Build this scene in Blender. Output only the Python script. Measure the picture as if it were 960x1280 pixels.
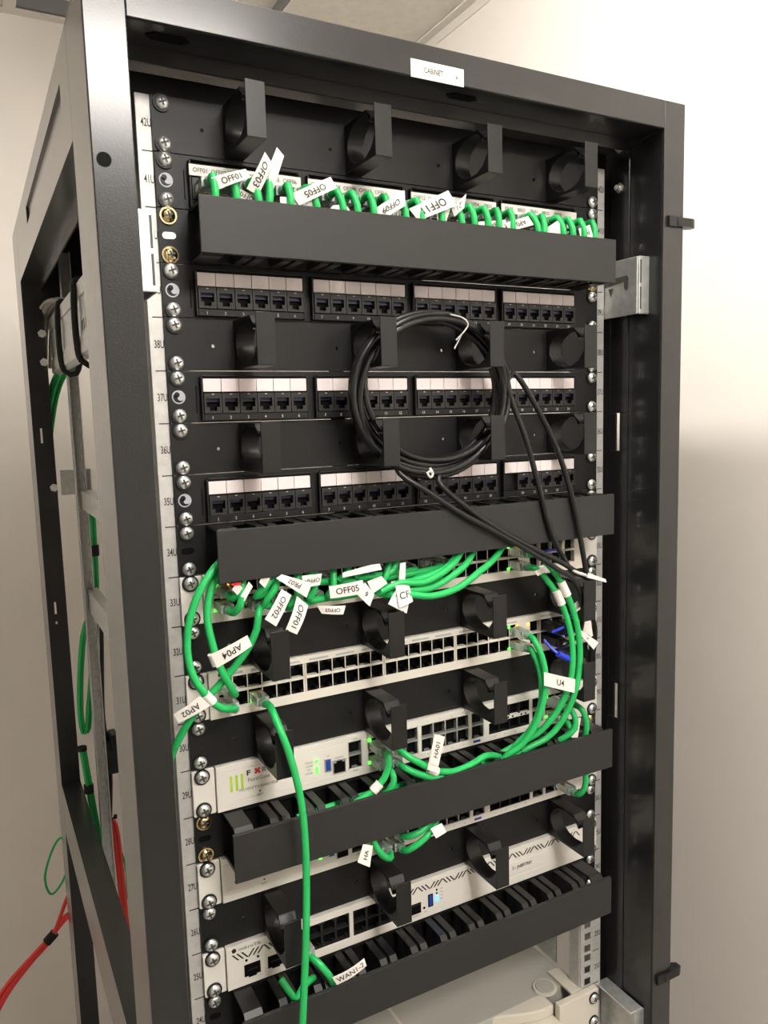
import bpy, bmesh, math, random
from mathutils import Vector, Matrix
random.seed(7)
for _o in list(bpy.data.objects):
    bpy.data.objects.remove(_o, do_unlink=True)
SC = bpy.context.scene
COL = SC.collection
TOP = 1.95            # height of the top edge of rack unit 42 above the floor
RU = 0.04445          # one rack unit

# ------------------------------------------------------------------ camera, light, exposure
cam_data = bpy.data.cameras.new('camera')
cam_data.sensor_fit = 'VERTICAL'
cam_data.sensor_height = 24.0
cam_data.lens = 973.28 / 1280.0 * 24.0
cam_data.clip_start = 0.02
camera = bpy.data.objects.new('camera', cam_data)
COL.objects.link(camera)
camera.location = (-0.3954, -0.6771, TOP - 0.2671)
camera.rotation_euler = (1.4507, 0.0281, -0.4913)
SC.camera = camera

world = bpy.data.worlds.new('world')
world.use_nodes = True
world.node_tree.nodes['Background'].inputs[0].default_value = (0.9, 0.85, 0.78, 1)
world.node_tree.nodes['Background'].inputs[1].default_value = 0.0
SC.world = world

CEIL = TOP + 0.60
# ceiling lights: a slim glowing batten along the rack (its diffuser is built below) and a square panel behind the viewer
BATTEN = (-0.15, -0.20, 1.40, 34.0)        # x, y, length, glow of the diffuser
PANEL = (0.02, -1.55, 0.50, 15.0)        # x, y, size, watts
ld = bpy.data.lights.new('ceiling_panel_lamp', 'AREA')
ld.shape = 'SQUARE'
ld.size = PANEL[2]
ld.energy = PANEL[3]
ld.color = (1.0, 0.96, 0.905)
lo = bpy.data.objects.new('ceiling_panel_lamp', ld)
COL.objects.link(lo)
lo.location = (PANEL[0], PANEL[1], CEIL - 0.006)

vs = SC.view_settings
vs.view_transform = 'Standard'
vs.look = 'None'
vs.gamma = 1.0
vs.use_curve_mapping = False
vs.exposure = 1.02

# ------------------------------------------------------------------ materials
MAT = {}
def lin(r, g, b):
    f = lambda c: ((c/255.0 + 0.055)/1.055)**2.4 if c/255.0 > 0.04045 else c/255.0/12.92
    return (f(r), f(g), f(b), 1.0)
def material(name, col, rough=0.5, metal=0.0, spec=0.5, noise=0.0, scale=60.0, bump=0.0, bscale=900.0,
             trans=0.0, emit=None, estr=0.0, coat=0.0, ior=1.45):
    m = bpy.data.materials.new(name)
    m.use_nodes = True
    nt = m.node_tree
    b = nt.nodes['Principled BSDF']
    b.inputs['Base Color'].default_value = col
    b.inputs['Roughness'].default_value = rough
    b.inputs['Metallic'].default_value = metal
    b.inputs['Specular IOR Level'].default_value = spec
    b.inputs['IOR'].default_value = ior
    if trans: b.inputs['Transmission Weight'].default_value = trans
    if coat:
        b.inputs['Coat Weight'].default_value = coat
        b.inputs['Coat Roughness'].default_value = 0.19
    if emit:
        b.inputs['Emission Color'].default_value = emit
        b.inputs['Emission Strength'].default_value = estr
    if noise or bump:
        tc = nt.nodes.new('ShaderNodeTexCoord')
    if noise:
        n = nt.nodes.new('ShaderNodeTexNoise')
        n.inputs['Scale'].default_value = scale
        n.inputs['Detail'].default_value = 5
        nt.links.new(tc.outputs['Object'], n.inputs['Vector'])
        r = nt.nodes.new('ShaderNodeMapRange')
        r.inputs['From Min'].default_value = 0.3
        r.inputs['From Max'].default_value = 0.7
        r.inputs['To Min'].default_value = 1.0 - noise
        r.inputs['To Max'].default_value = 1.0 + noise
        nt.links.new(n.outputs['Fac'], r.inputs['Value'])
        mx = nt.nodes.new('ShaderNodeVectorMath')
        mx.operation = 'SCALE'
        mx.inputs[0].default_value = col[:3]
        nt.links.new(r.outputs['Result'], mx.inputs['Scale'])
        nt.links.new(mx.outputs['Vector'], b.inputs['Base Color'])
    if bump:
        n2 = nt.nodes.new('ShaderNodeTexNoise')
        n2.inputs['Scale'].default_value = bscale
        n2.inputs['Detail'].default_value = 2
        nt.links.new(tc.outputs['Object'], n2.inputs['Vector'])
        bp = nt.nodes.new('ShaderNodeBump')
        bp.inputs['Strength'].default_value = bump
        bp.inputs['Distance'].default_value = 0.001
        nt.links.new(n2.outputs['Fac'], bp.inputs['Height'])
        nt.links.new(bp.outputs['Normal'], b.inputs['Normal'])
    MAT[name] = m
    return m
material('wall_paint', (0.80, 0.757, 0.705, 1), 0.85, noise=0.02, scale=6, bump=0.10, bscale=220)
material('floor_vinyl', (0.36, 0.345, 0.32, 1), 0.5, noise=0.1, scale=25)
material('ceiling_board', (0.72, 0.69, 0.62, 1), 0.9, noise=0.06, scale=45, bump=0.6, bscale=260)
material('grid_metal', (0.72, 0.68, 0.62, 1), 0.45)
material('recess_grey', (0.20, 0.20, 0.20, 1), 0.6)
material('lamp_diffuser', (0.9, 0.88, 0.84, 1), 0.5, emit=(1, 0.93, 0.84, 1), estr=5.0)
material('batten_glow', (0.9, 0.88, 0.84, 1), 0.5, emit=(1, 0.96, 0.905, 1), estr=BATTEN[3])
material('powder_black', (0.009, 0.009, 0.0093, 1), 0.42, spec=0.3, noise=0.06, scale=30, bump=0.28, bscale=700, coat=0.9)
material('panel_black', (0.0065, 0.0065, 0.0067, 1), 0.45, spec=0.4, bump=0.10, bscale=1200)
material('plastic_black', (0.0085, 0.0085, 0.0087, 1), 0.36, spec=0.45, bump=0.05, bscale=900)
material('cover_black', (0.017, 0.017, 0.0168, 1), 0.50, spec=0.5, bump=0.10, bscale=1500)
material('port_black', (0.010, 0.010, 0.011, 1), 0.45)
material('port_grey', (0.016, 0.016, 0.016, 1), 0.45)
material('void_black', (0.003, 0.003, 0.003, 1), 0.6, spec=0.1)
material('galvanised', (0.56, 0.57, 0.56, 1), 0.42, metal=0.75, noise=0.12, scale=130)
material('galvanised_bright', (0.74, 0.74, 0.72, 1), 0.45, metal=0.5, noise=0.06, scale=150)
material('rail_plating', (0.54, 0.53, 0.51, 1), 0.48, metal=0.45, noise=0.08, scale=150)
material('chrome', (0.86, 0.86, 0.84, 1), 0.30, metal=0.85, noise=0.10, scale=500)
material('brass_zinc', (0.74, 0.58, 0.32, 1), 0.20, metal=1.0)
material('recess_dark', (0.06, 0.06, 0.055, 1), 0.5)
material('device_white', (0.72, 0.69, 0.63, 1), 0.42)
material('device_cream', (0.74, 0.70, 0.62, 1), 0.40)
material('bezel_beige', (0.62, 0.58, 0.50, 1), 0.45)
material('lid_grey', (0.42, 0.41, 0.37, 1), 0.55)
material('label_paper', (0.80, 0.765, 0.72, 1), 0.6)
material('label_window_white', (0.78, 0.70, 0.70, 1), 0.30)
material('ink', (0.012, 0.012, 0.012, 1), 0.6)
material('ink_grey', (0.20, 0.19, 0.18, 1), 0.6)
material('print_light', (0.55, 0.54, 0.52, 1), 0.6)
material('emblem_grey', (0.42, 0.44, 0.48, 1), 0.4)
material('logo_red', (0.72, 0.03, 0.05, 1), 0.5)
material('logo_lime', (0.40, 0.62, 0.04, 1), 0.5)
material('cable_green', (0.020, 0.44, 0.11, 1), 0.38, noise=0.05, scale=80)
material('cable_green_dark', (0.012, 0.16, 0.05, 1), 0.45)
material('cable_black', (0.010, 0.010, 0.010, 1), 0.30)
material('cable_red', (0.74, 0.045, 0.038, 1), 0.42)
material('cable_grey', (0.40, 0.38, 0.34, 1), 0.5)
material('clear_plug', (0.86, 0.90, 0.87, 1), 0.16, trans=0.72, ior=1.4)
material('gold_contact', (0.75, 0.48, 0.16, 1), 0.3, metal=1.0)
material('tie_white', (0.58, 0.57, 0.54, 1), 0.35)
material('velcro_black', (0.018, 0.018, 0.018, 1), 0.9)
material('blue_plastic', (0.02, 0.045, 0.52, 1), 0.35)
material('usb_blue', (0.02, 0.06, 0.32, 1), 0.35)
material('contact_navy', (0.006, 0.009, 0.045, 1), 0.35)
material('led_green', (0.1, 0.8, 0.1, 1), 0.4, emit=(0.10, 1.0, 0.05, 1), estr=1.2)
material('led_amber', (0.9, 0.5, 0.1, 1), 0.4, emit=(1.0, 0.45, 0.03, 1), estr=1.5)
material('led_blue', (0.1, 0.4, 1.0, 1), 0.4, emit=(0.05, 0.30, 1.0, 1), estr=1.8)

# ------------------------------------------------------------------ mesh helpers
class Shape:
    """collects geometry for one mesh object, in world coordinates"""
    def __init__(self):
        self.v, self.f, self.m = [], [], []
    def box(self, x0, x1, y0, y1, z0, z1, mi=0):
        n = len(self.v)
        x0, x1 = min(x0, x1), max(x0, x1); y0, y1 = min(y0, y1), max(y0, y1); z0, z1 = min(z0, z1), max(z0, z1)
        self.v += [(x0,y0,z0),(x1,y0,z0),(x1,y1,z0),(x0,y1,z0),(x0,y0,z1),(x1,y0,z1),(x1,y1,z1),(x0,y1,z1)]
        for q in ((0,3,2,1),(4,5,6,7),(0,1,5,4),(1,2,6,5),(2,3,7,6),(3,0,4,7)):
            self.f.append(tuple(n+i for i in q)); self.m.append(mi)
        return self
    def prism(self, poly, axis, a, b, mi=0):
        """extrude a polygon along an axis; poly pairs are the two other axes in x,y,z order"""
        n = len(self.v); k = len(poly)
        def put(p, t):
            return {'x': (t, p[0], p[1]), 'y': (p[0], t, p[1]), 'z': (p[0], p[1], t)}[axis]
        ar = sum(poly[i][0]*poly[(i+1)%k][1]-poly[(i+1)%k][0]*poly[i][1] for i in range(k))
        flip = (ar < 0) ^ (axis == 'y') ^ (a > b)
        self.v += [put(p, a) for p in poly] + [put(p, b) for p in poly]
        bot = list(range(n, n+k)); top = list(range(n+k, n+2*k))
        faces = [tuple(reversed(bot)), tuple(top)] + [(n+i, n+(i+1)%k, n+k+(i+1)%k, n+k+i) for i in range(k)]
        for q in faces:
            self.f.append(tuple(reversed(q)) if flip else q); self.m.append(mi)
        return self
    def cyl(self, c, axis, r, h, n=16, mi=0, r2=None):
        c = Vector(c); d = Vector(axis).normalized()
        u = d.orthogonal().normalized(); w = d.cross(u)
        r2 = r if r2 is None else r2
        s = len(self.v)
        for t, rr in ((0, r), (h, r2)):
            for i in range(n):
                a = 2*math.pi*i/n
                self.v.append(tuple(c + d*t + (u*math.cos(a)+w*math.sin(a))*rr))
        self.f.append(tuple(reversed(range(s, s+n)))); self.m.append(mi)
        self.f.append(tuple(range(s+n, s+2*n))); self.m.append(mi)
        for i in range(n):
            self.f.append((s+i, s+(i+1)%n, s+n+(i+1)%n, s+n+i)); self.m.append(mi)
        return self
    def dome(self, c, axis, r, h, n=16, rings=4, mi=0):
        c = Vector(c); d = Vector(axis).normalized()
        u = d.orthogonal().normalized(); w = d.cross(u)
        s = len(self.v)
        for k in range(rings):
            a = math.pi/2*k/rings
            for i in range(n):
                t = 2*math.pi*i/n
                self.v.append(tuple(c + d*h*math.sin(a) + (u*math.cos(t)+w*math.sin(t))*r*math.cos(a)))
        self.v.append(tuple(c + d*h))
        for k in range(rings-1):
            for i in range(n):
                self.f.append((s+k*n+i, s+k*n+(i+1)%n, s+(k+1)*n+(i+1)%n, s+(k+1)*n+i)); self.m.append(mi)
        for i in range(n):
            self.f.append((s+(rings-1)*n+i, s+(rings-1)*n+(i+1)%n, s+rings*n)); self.m.append(mi)
        self.f.append(tuple(reversed(range(s, s+n)))); self.m.append(mi)
        return self
    def tube(self, pts, r, n=10, mi=0, step=0.006, closed=False):
        pts = smooth(pts, step)
        s = len(self.v)
        t0 = (pts[1]-pts[0]).normalized()
        u = t0.orthogonal().normalized()
        for i, p in enumerate(pts):
            a = pts[max(i-1, 0)]; b = pts[min(i+1, len(pts)-1)]
            t = (b-a).normalized()
            u = (u - t*u.dot(t)).normalized(); w = t.cross(u)
            for k in range(n):
                an = 2*math.pi*k/n
                self.v.append(tuple(p + (u*math.cos(an)+w*math.sin(an))*r))
        L = len(pts)
        for i in range(L-1):
            for k in range(n):
                self.f.append((s+i*n+k, s+i*n+(k+1)%n, s+(i+1)*n+(k+1)%n, s+(i+1)*n+k)); self.m.append(mi)
        self.f.append(tuple(reversed(range(s, s+n)))); self.m.append(mi)
        self.f.append(tuple(range(s+(L-1)*n, s+L*n))); self.m.append(mi)
        return self
    def quad(self, a, b, c, d, mi=0):
        n = len(self.v); self.v += [tuple(a), tuple(b), tuple(c), tuple(d)]
        self.f.append((n, n+1, n+2, n+3)); self.m.append(mi); return self
    def mesh(self, name, mats, smooth_shade=False):
        xs = [p[0] for p in self.v]; ys = [p[1] for p in self.v]; zs = [p[2] for p in self.v]
        c = Vector(((min(xs)+max(xs))/2, (min(ys)+max(ys))/2, (min(zs)+max(zs))/2))
        me = bpy.data.meshes.new(name)
        me.from_pydata([(p[0]-c.x, p[1]-c.y, p[2]-c.z) for p in self.v], [], self.f)
        for mt in mats: me.materials.append(MAT[mt])
        me.polygons.foreach_set('material_index', self.m)
        if smooth_shade:
            me.polygons.foreach_set('use_smooth', [True]*len(self.f))
            me.update()
            try: me.set_sharp_from_angle(angle=math.radians(40))
            except Exception: pass
        me.update()
        return me, c
    def build(self, name, mats, parent=None, bevel=0.0, smooth_shade=False):
        if isinstance(mats, str): mats = [mats]
        me, c = self.mesh(name, mats, smooth_shade)
        return place(name, me, c, parent, bevel)

def smooth(pts, step=0.006):
    P = [Vector(p) for p in pts]
    if len(P) == 2:
        n = max(2, int((P[1]-P[0]).length/step)); return [P[0].lerp(P[1], i/n) for i in range(n+1)]
    E = [P[0]*2-P[1]] + P + [P[-1]*2-P[-2]]
    out = []
    for i in range(1, len(E)-2):
        a, b, c, d = E[i-1], E[i], E[i+1], E[i+2]
        n = max(2, int((c-b).length/step))
        for k in range(n):
            t = k/n
            out.append(0.5*((2*b)+(c-a)*t+(2*a-5*b+4*c-d)*t*t+(3*b-a-3*c+d)*t**3))
    out.append(P[-1])
    return out

def place(name, me, loc, parent=None, bevel=0.0):
    o = bpy.data.objects.new(name, me)
    COL.objects.link(o)
    o.location = loc
    if parent is not None:
        o.parent = parent
        o.matrix_parent_inverse = Matrix.Translation(-world_loc(parent))
    if bevel:
        b = o.modifiers.new('edge_bevel', 'BEVEL')
        b.width = bevel; b.segments = 2; b.limit_method = 'ANGLE'; b.angle_limit = math.radians(50)
    return o
def world_loc(o):
    return o.location.copy()        # every object is placed in world coordinates without rotation

CACHE = {}
def shared(key, make, mats, loc, parent, name, smooth_shade=False, bevel=0.0):
    """one mesh per kind, built once around the origin, placed many times"""
    if key not in CACHE:
        s = make()
        me, c = s.mesh(key, [mats] if isinstance(mats, str) else mats, smooth_shade)
        CACHE[key] = (me, c)
    me, c = CACHE[key]
    return place(name, me, Vector(loc)+c, parent, bevel)

def thing(name, label, cat, loc, group=None):
    o = bpy.data.objects.new(name, None)
    COL.objects.link(o)
    o.location = loc
    o.empty_display_size = 0.02
    o['label'] = label; o['category'] = cat
    if group: o['group'] = group
    return o
def tag(o, label, cat, group=None):
    o['label'] = label; o['category'] = cat
    if group: o['group'] = group
    return o
def struct(o):
    o['kind'] = 'structure'; return o

FONT_CACHE = {}
def text_shape(body):
    """verts, faces of a flat filled text, x right, y up, centred, cap height 1"""
    if body in FONT_CACHE: return FONT_CACHE[body]
    cu = bpy.data.curves.new('lettering', 'FONT')
    cu.body = body.lstrip('*'); cu.size = 1.0; cu.resolution_u = 3
    cu.offset = 0.035 if body.startswith('*') else 0.008
    ob = bpy.data.objects.new('lettering', cu); COL.objects.link(ob)
    dg = bpy.context.evaluated_depsgraph_get()
    me = bpy.data.meshes.new_from_object(ob.evaluated_get(dg))
    V = [v.co.copy() for v in me.vertices]; F = [tuple(p.vertices) for p in me.polygons]
    bpy.data.objects.remove(ob); bpy.data.curves.remove(cu); bpy.data.meshes.remove(me)
    xs = [v.x for v in V]; ys = [v.y for v in V]
    cx, cy, h = (min(xs)+max(xs))/2, (min(ys)+max(ys))/2, max(ys)-min(ys)
    V = [((v.x-cx)/h, (v.y-cy)/h) for v in V]
    w = (max(xs)-min(xs))/h
    FONT_CACHE[body] = (V, F, w)
    return FONT_CACHE[body]
def print_on(body, c, h, parent, mat='ink', squeeze=1.0, name='lettering', key=True, lean=0.0, left=False):
    """flat lettering facing -y, centred on c (left=True: starts at c)"""
    V, F, w = text_shape(body)
    k = ('text', body, h, squeeze, mat)
    if k not in CACHE:
        me = bpy.data.meshes.new(name)
        me.from_pydata([(x*h*squeeze, 0, y*h) for x, y in V], [], F)
        me.materials.append(MAT[mat])
        CACHE[k] = (me, None)
    c = Vector(c)
    if left: c.x += w*h*squeeze/2
    return place(name, CACHE[k][0], c, parent)

def flag(parent, A, B, C, D, body=None, hfrac=0.5, bend=0.0, mat='label_paper', wrap=None):
    """paper label: A,B,C,D = bottom left, bottom right, top right, top left as the text reads"""
    A, B, C, D = map(Vector, (A, B, C, D))
    nrm = (B-A).cross(D-A).normalized()
    def at(u, v, off):
        p = (A*(1-u)+B*u)*(1-v) + (D*(1-u)+C*u)*v
        return p + nrm*(off + bend*math.sin(math.pi*u))
    s = Shape(); n = 6; th = 0.00025
    for side in (1, -1):
        b0 = len(s.v)
        for i in range(n+1):
            for v in (0, 1): s.v.append(tuple(at(i/n, v, th*side)))
        for i in range(n):
            q = (b0+2*i, b0+2*i+2, b0+2*i+3, b0+2*i+1)
            s.f.append(q if side > 0 else tuple(reversed(q))); s.m.append(0)
    o1 = 2*(n+1)
    for i in range(n):
        s.f.append((o1+2*i, o1+2*i+2, 2*i+2, 2*i)); s.m.append(0)
        s.f.append((2*i+1, 2*i+3, o1+2*i+3, o1+2*i+1)); s.m.append(0)
    s.f.append((0, 1, o1+1, o1)); s.m.append(0)
    e = 2*n
    s.f.append((e, o1+e, o1+e+1, e+1)); s.m.append(0)
    f = s.build('label_flag', mat, parent)
    if body:
        V, F, w = text_shape(body)
        L = ((B-A).length+(C-D).length)/2; H = ((D-A).length+(C-B).length)/2
        h = H*hfrac
        if w*h > L*0.86: h = L*0.86/w
        t = Shape()
        for x, y in V: t.v.append(tuple(at(0.5+x*h/L, 0.5+y*h/H, th+0.0003)))
        t.f = list(F); t.m = [0]*len(F)
        t.build('lettering', 'ink', f)
    return f

def u_top(n): return TOP + (n-42)*RU
def u_mid(n): return u_top(n) - RU/2

# ------------------------------------------------------------------ the room
WX0, WX1, WY0, WY1 = -2.40, 0.625, -3.60, 1.222
def slab(name, x0, x1, y0, y1, z0, z1, mat):
    return struct(Shape().box(x0, x1, y0, y1, z0, z1).build(name, mat))
slab('floor', WX0-.1, WX1+.1, WY0-.1, WY1+.1, -0.1, 0.0, 'floor_vinyl')
slab('wall_back', WX0-.1, WX1+.1, WY1, WY1+.1, 0.0, CEIL+.25, 'wall_paint')
slab('wall_right', WX1, WX1+.1, WY0-.1, WY1, 0.0, CEIL+.25, 'wall_paint')
slab('wall_left', WX0-.1, WX0, WY0-.1, WY1, 0.0, CEIL+.25, 'wall_paint')
slab('wall_front', WX0, WX1, WY0-.1, WY0, 0.0, CEIL+.25, 'wall_paint')
ceiling = slab('ceiling', WX0, WX1, WY0, WY1, CEIL+.20, CEIL+.25, 'recess_grey')
GX = [WX0, -2.045, -1.445, -0.845, -0.245, 0.285, WX1]
GY = [WY0, -3.05, -2.45, -1.85, -1.25, -0.65, -0.05, 0.575, WY1-.018]
lamp_cells = {(4, 3)}
for x in GX[1:-1]:
    Shape().box(x-.012, x+.012, WY0, WY1-.0242, CEIL-.004, CEIL+.0).build('grid_bar', 'grid_metal', ceiling)
for y in GY[1:-1]:
    Shape().box(WX0, WX1-.0222, y-.012, y+.012, CEIL-.0038, CEIL+.0002).build('grid_bar', 'grid_metal', ceiling)
Shape().box(WX1-.022, WX1, WY0, WY1-.0242, CEIL-.004, CEIL).build('edge_trim', 'grid_metal', ceiling)
Shape().box(WX0, WX1, WY1-.024, WY1, CEIL-.004, CEIL).build('edge_trim', 'grid_metal', ceiling)
Shape().box(WX1-.003, WX1, WY0, WY1, CEIL-.024, CEIL-.004).build('edge_trim', 'grid_metal', ceiling)
for i in range(len(GX)-1):
    for j in range(len(GY)-1):
        x0, x1, y0, y1 = GX[i], GX[i+1], GY[j], GY[j+1]
        if (i, j) in lamp_cells:
            continue
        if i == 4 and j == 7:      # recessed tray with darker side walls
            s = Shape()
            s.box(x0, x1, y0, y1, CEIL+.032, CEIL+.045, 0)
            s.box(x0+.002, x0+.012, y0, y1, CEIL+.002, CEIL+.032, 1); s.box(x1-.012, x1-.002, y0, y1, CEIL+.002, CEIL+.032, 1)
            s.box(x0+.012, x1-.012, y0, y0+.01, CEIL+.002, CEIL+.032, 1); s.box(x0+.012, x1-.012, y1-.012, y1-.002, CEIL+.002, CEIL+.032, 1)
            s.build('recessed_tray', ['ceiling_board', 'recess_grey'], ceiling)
        else:
            Shape().box(x0+.002, x1-.002, y0+.002, y1-.002, CEIL+.001, CEIL+.014).build('ceiling_tile', 'ceiling_board', ceiling)
lx, ly = PANEL[:2]
t = thing('ceiling_light', 'square flush ceiling light panel behind the viewer', 'light', (lx, ly, CEIL))
Shape().box(lx-.252, lx+.252, ly-.285, ly+.285, CEIL+.002, CEIL+.012).build('diffuser', 'lamp_diffuser', t)
s = Shape()
for a, b, c, d in ((-.263, .263, -.297, -.282), (-.263, .263, .282, .297), (-.263, -.250, -.282, .282), (.250, .263, -.282, .282)):
    s.box(lx+a, lx+b, ly+c, ly+d, CEIL-.003, CEIL+.03)
s.build('frame', 'grid_metal', t)
lx, ly, ll = BATTEN[:3]
t = thing('batten_light', 'slim batten light fixed to the ceiling above the rack', 'light', (lx, ly, CEIL))
Shape().box(lx-.030, lx+.030, ly-ll/2-.02, ly+ll/2+.02, CEIL-.022, CEIL-.004).build('housing', 'grid_metal', t)
Shape().box(lx-.027, lx+.027, ly-ll/2, ly+ll/2, CEIL-.062, CEIL-.022).build('diffuser', 'batten_glow', t, bevel=.006)

# ------------------------------------------------------------------ the rack frame
FY, RY = -0.0687, 0.80          # front and rear planes of the frame
FT = TOP + 0.0513               # top of the frame
rack = thing('server_rack', 'tall black open-sided steel equipment rack filled with network gear', 'rack', (0, 0.36, 0))
RIL, RIU = TOP - 0.0357, TOP + 0.0235
s = Shape()                     # front top beam
s.box(-.27, .27, FY, FY+.002, RIU, FT)
s.box(-.27, .27, FY+.002, FY+.040, RIU, RIU+.002)
s.build('top_beam', 'powder_black', rack, bevel=.0008)
s = Shape()
s.box(-.262, .262, FY+.040, FY+.042, RIU-.012, RIU+.002)
s.box(-.30, .30, FY+.002, RY, FT-.002, FT)
s.build('roof_panel', 'powder_black', rack)
for x0, x1, sg in ((-.30, -.27, 1), (.27, .30, -1)):
    s = Shape()
    s.box(x0, x1, FY, FY+.002, 0, FT)
    xo = x0 if sg > 0 else x1
    s.box(xo, xo+sg*.002, FY+.002, .020, 0, FT-.002)
    xi = x1 if sg > 0 else x0
    if sg > 0:
        s.box(xi-.002, xi, FY+.002, .020, 0, RIU)
        s.box(xi-.0013, xi+.010, .020, .022, 0, RIU)
    else:
        yf, yb = -.0215, .006
        s.box(xi, xi+.002, FY+.002, yf, 0, FT-.03)
        s.box(xi-.0015, xi+.0005, yf, yb, 0, TOP-.634)
        s.box(xi-.0015, xi+.0005, yf, yb, TOP-.591, TOP-.312)
        s.box(xi-.0015, xi+.0005, yf, yb, TOP-.269, FT-.03)
        for za, zb in ((TOP-.634, TOP-.591), (TOP-.312, TOP-.269)):
            s.box(xi-.0015, xi+.0005, yf, -.0105, za, zb); s.box(xi-.0015, xi+.0005, -.0045, yb, za, zb)
        s.box(xi, xi+.002, yb, .075, 0, FT-.03)
    s.build('front_post', 'powder_black', rack, bevel=.0008)
    s = Shape()
    s.box(x0, x1, .70, .702, 0, FT-.002)
    s.box(xo, xo+sg*.002, .702, RY, 0, FT-.002)
    s.box(x0, x1, RY-.002, RY, 0, FT-.002)
    s.build('rear_post', 'powder_black', rack)
    # top side rail with its recessed groove
    s = Shape()
    xa, xb = (x0, x0+.003) if sg > 0 else (x1-.003, x1)
    g0, g1, gz0, gz1 = .075, .50, TOP+.004, TOP+.026
    s.box(xa, xb, .020, g0, RIL, FT-.002); s.box(xa, xb, g1, .702, RIL, FT-.002)
    s.box(xa, xb, g0, g1, RIL, gz0); s.box(xa, xb, g0, g1, gz1, FT-.002)
    xg = x0+.003 if sg > 0 else x1-.005
    s.box(xg, xg+.002, g0-.005, g1+.005, gz0-.005, gz1+.005)
    s.box(x0, x1, .020, .702, RIL-.002, RIL)
    s.box(xi-.002, xi, .020, .702, RIL-.014, RIL)
    s.build('side_rail', 'powder_black', rack)
    s = Shape()
    s.box(xa, xb, .020, .702, TOP-.957, TOP-.872)
    s.box(x0, x1, .020, .702, TOP-.872, TOP-.870)
    s.build('side_rail', 'powder_black', rack)
s = Shape()
s.box(-.27, .27, .70, .735, TOP-.075, TOP-.073); s.box(-.27, .27, .70, .702, TOP-.073, FT-.002)
s.build('rear_beam', 'powder_black', rack)
s = Shape(); s.box(-.27, .27, FY, FY+.03, 0.0, 0.075); s.box(-.27, .27, RY-.03, RY, 0.0, 0.075)
s.box(-.27, .27, .004, .70, .03, .034); s.build('base_frame', 'powder_black', rack)
# cross member directly above the topmost panel
Shape().box(-.262, .262, .0065, .009, TOP-.004, TOP+.0185).build('header_plate', 'panel_black', rack, bevel=.0006)
for xs in (-.247, .020):
    Shape().prism([(xs-.006, FY+.020), (xs, FY+.014), (xs+.022, FY+.014), (xs+.028, FY+.020), (xs+.022, FY+.026), (xs, FY+.026)], 'z', RIU-.0008, RIU).build('beam_slot', 'void_black', rack)
Shape().cyl((-.2919, FY-.0004, TOP-.0772), (0, 1, 0), .0052, .0006, 20).build('post_plug', 'void_black', rack)
# door hinge knuckles on the right post
def hinge():
    h = Shape()
    h.prism([(.288, FY-.004), (.311, FY-.004), (.3165, FY-.001), (.3165, FY+.006), (.311, FY+.009), (.288, FY+.004)], 'z', 0, .009)
    h.cyl((.311, FY+.0025, .009), (0, 0, 1), .0028, .0008, 12)
    h.box(.276, .290, FY-.0032, FY+.001, -.001, .010)
    return h
for z in (TOP-.0735, TOP-.945):
    shared('hinge', hinge, 'plastic_black', (0, 0, z), rack, 'door_hinge', bevel=.0006)
for z in (TOP+.0212, TOP-.0208):
    s = Shape(); s.cyl((.2690, -.0083, z), (-1, 0, 0), .0052, .003, 6); s.cyl((.266, -.0083, z), (-1, 0, 0), .003, .004, 10)
    s.build('frame_bolt', 'chrome', rack)
# "cabinet" name strip
ns = Shape().box(-.0345, .0195, FY-.0006, FY, TOP+.0225, TOP+.0372).build('name_strip', 'label_paper', rack)
print_on('CABINET', (-.0120, FY-.0009, TOP+.0298), .0046, ns, 'ink', .75)
print_on('A', (.0120, FY-.0009, TOP+.0290), .0040, ns, 'ink', .8)

# mounting rails with U marks
def rail(sg, front, number=True):
    y0 = 0.0004 if front else .648
    d = 1 if front else -1
    s = Shape()
    holes_n = (24, 18) if (sg > 0 and front) else None
    xe, xi = sg*.2525, sg*.2215
    hx0, hx1 = sg*.2325-.0048, sg*.2325+.0048
    def strip(za, zb, cut):
        if not cut: s.box(xe, xi, y0, y0+.002, za, zb)
        else:
            a, b = min(xe, xi), max(xe, xi)
            s.box(a, hx0, y0, y0+.002, za, zb); s.box(hx1, b, y0, y0+.002, za, zb)
    if holes_n:
        strip(u_top(23), TOP, False)
        z = u_top(23)
        for n in range(23, 18, -1):
            t = u_top(n)
            for hz in (.00635, .0222, .0381):
                strip(t-hz+.0048, z, False); strip(t-hz-.0048, t-hz+.0048, True); z = t-hz-.0048
        strip(TOP-42*RU, z, False)
    else:
        strip(TOP-42*RU, TOP, False)
    s.box(xe-.001, xe+.001, y0, y0+d*.045, TOP-42*RU, TOP) if sg < 0 else s.box(xe-.001, xe+.001, y0, y0+d*.045, TOP-42*RU, TOP)
    s.box(xi-.001, xi+.001, y0+.002*d, y0+d*.020, TOP-42*RU, TOP)
    o = s.build('mounting_rail', 'rail_plating' if front else 'galvanised', rack, bevel=.0005)
    if number:
        ticks = Shape()
        for n in range(42, 18, -1):
            print_on('%dU' % n, (sg*.2475 - (.0022 if sg < 0 else -.0005), y0-.0003, u_mid(n)), .0066, o, 'ink', .55, 'unit_number', left=(sg < 0))
            a = -.2500 if sg < 0 else .2415
            ticks.box(a, a+.0095, y0-.0003, y0, u_top(n)-RU-.0004, u_top(n)-RU+.0004)
        ticks.build('unit_marks', 'ink', o)['kind'] = 'stuff'
    return o
rail(-1, True); rail(1, True); 
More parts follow.
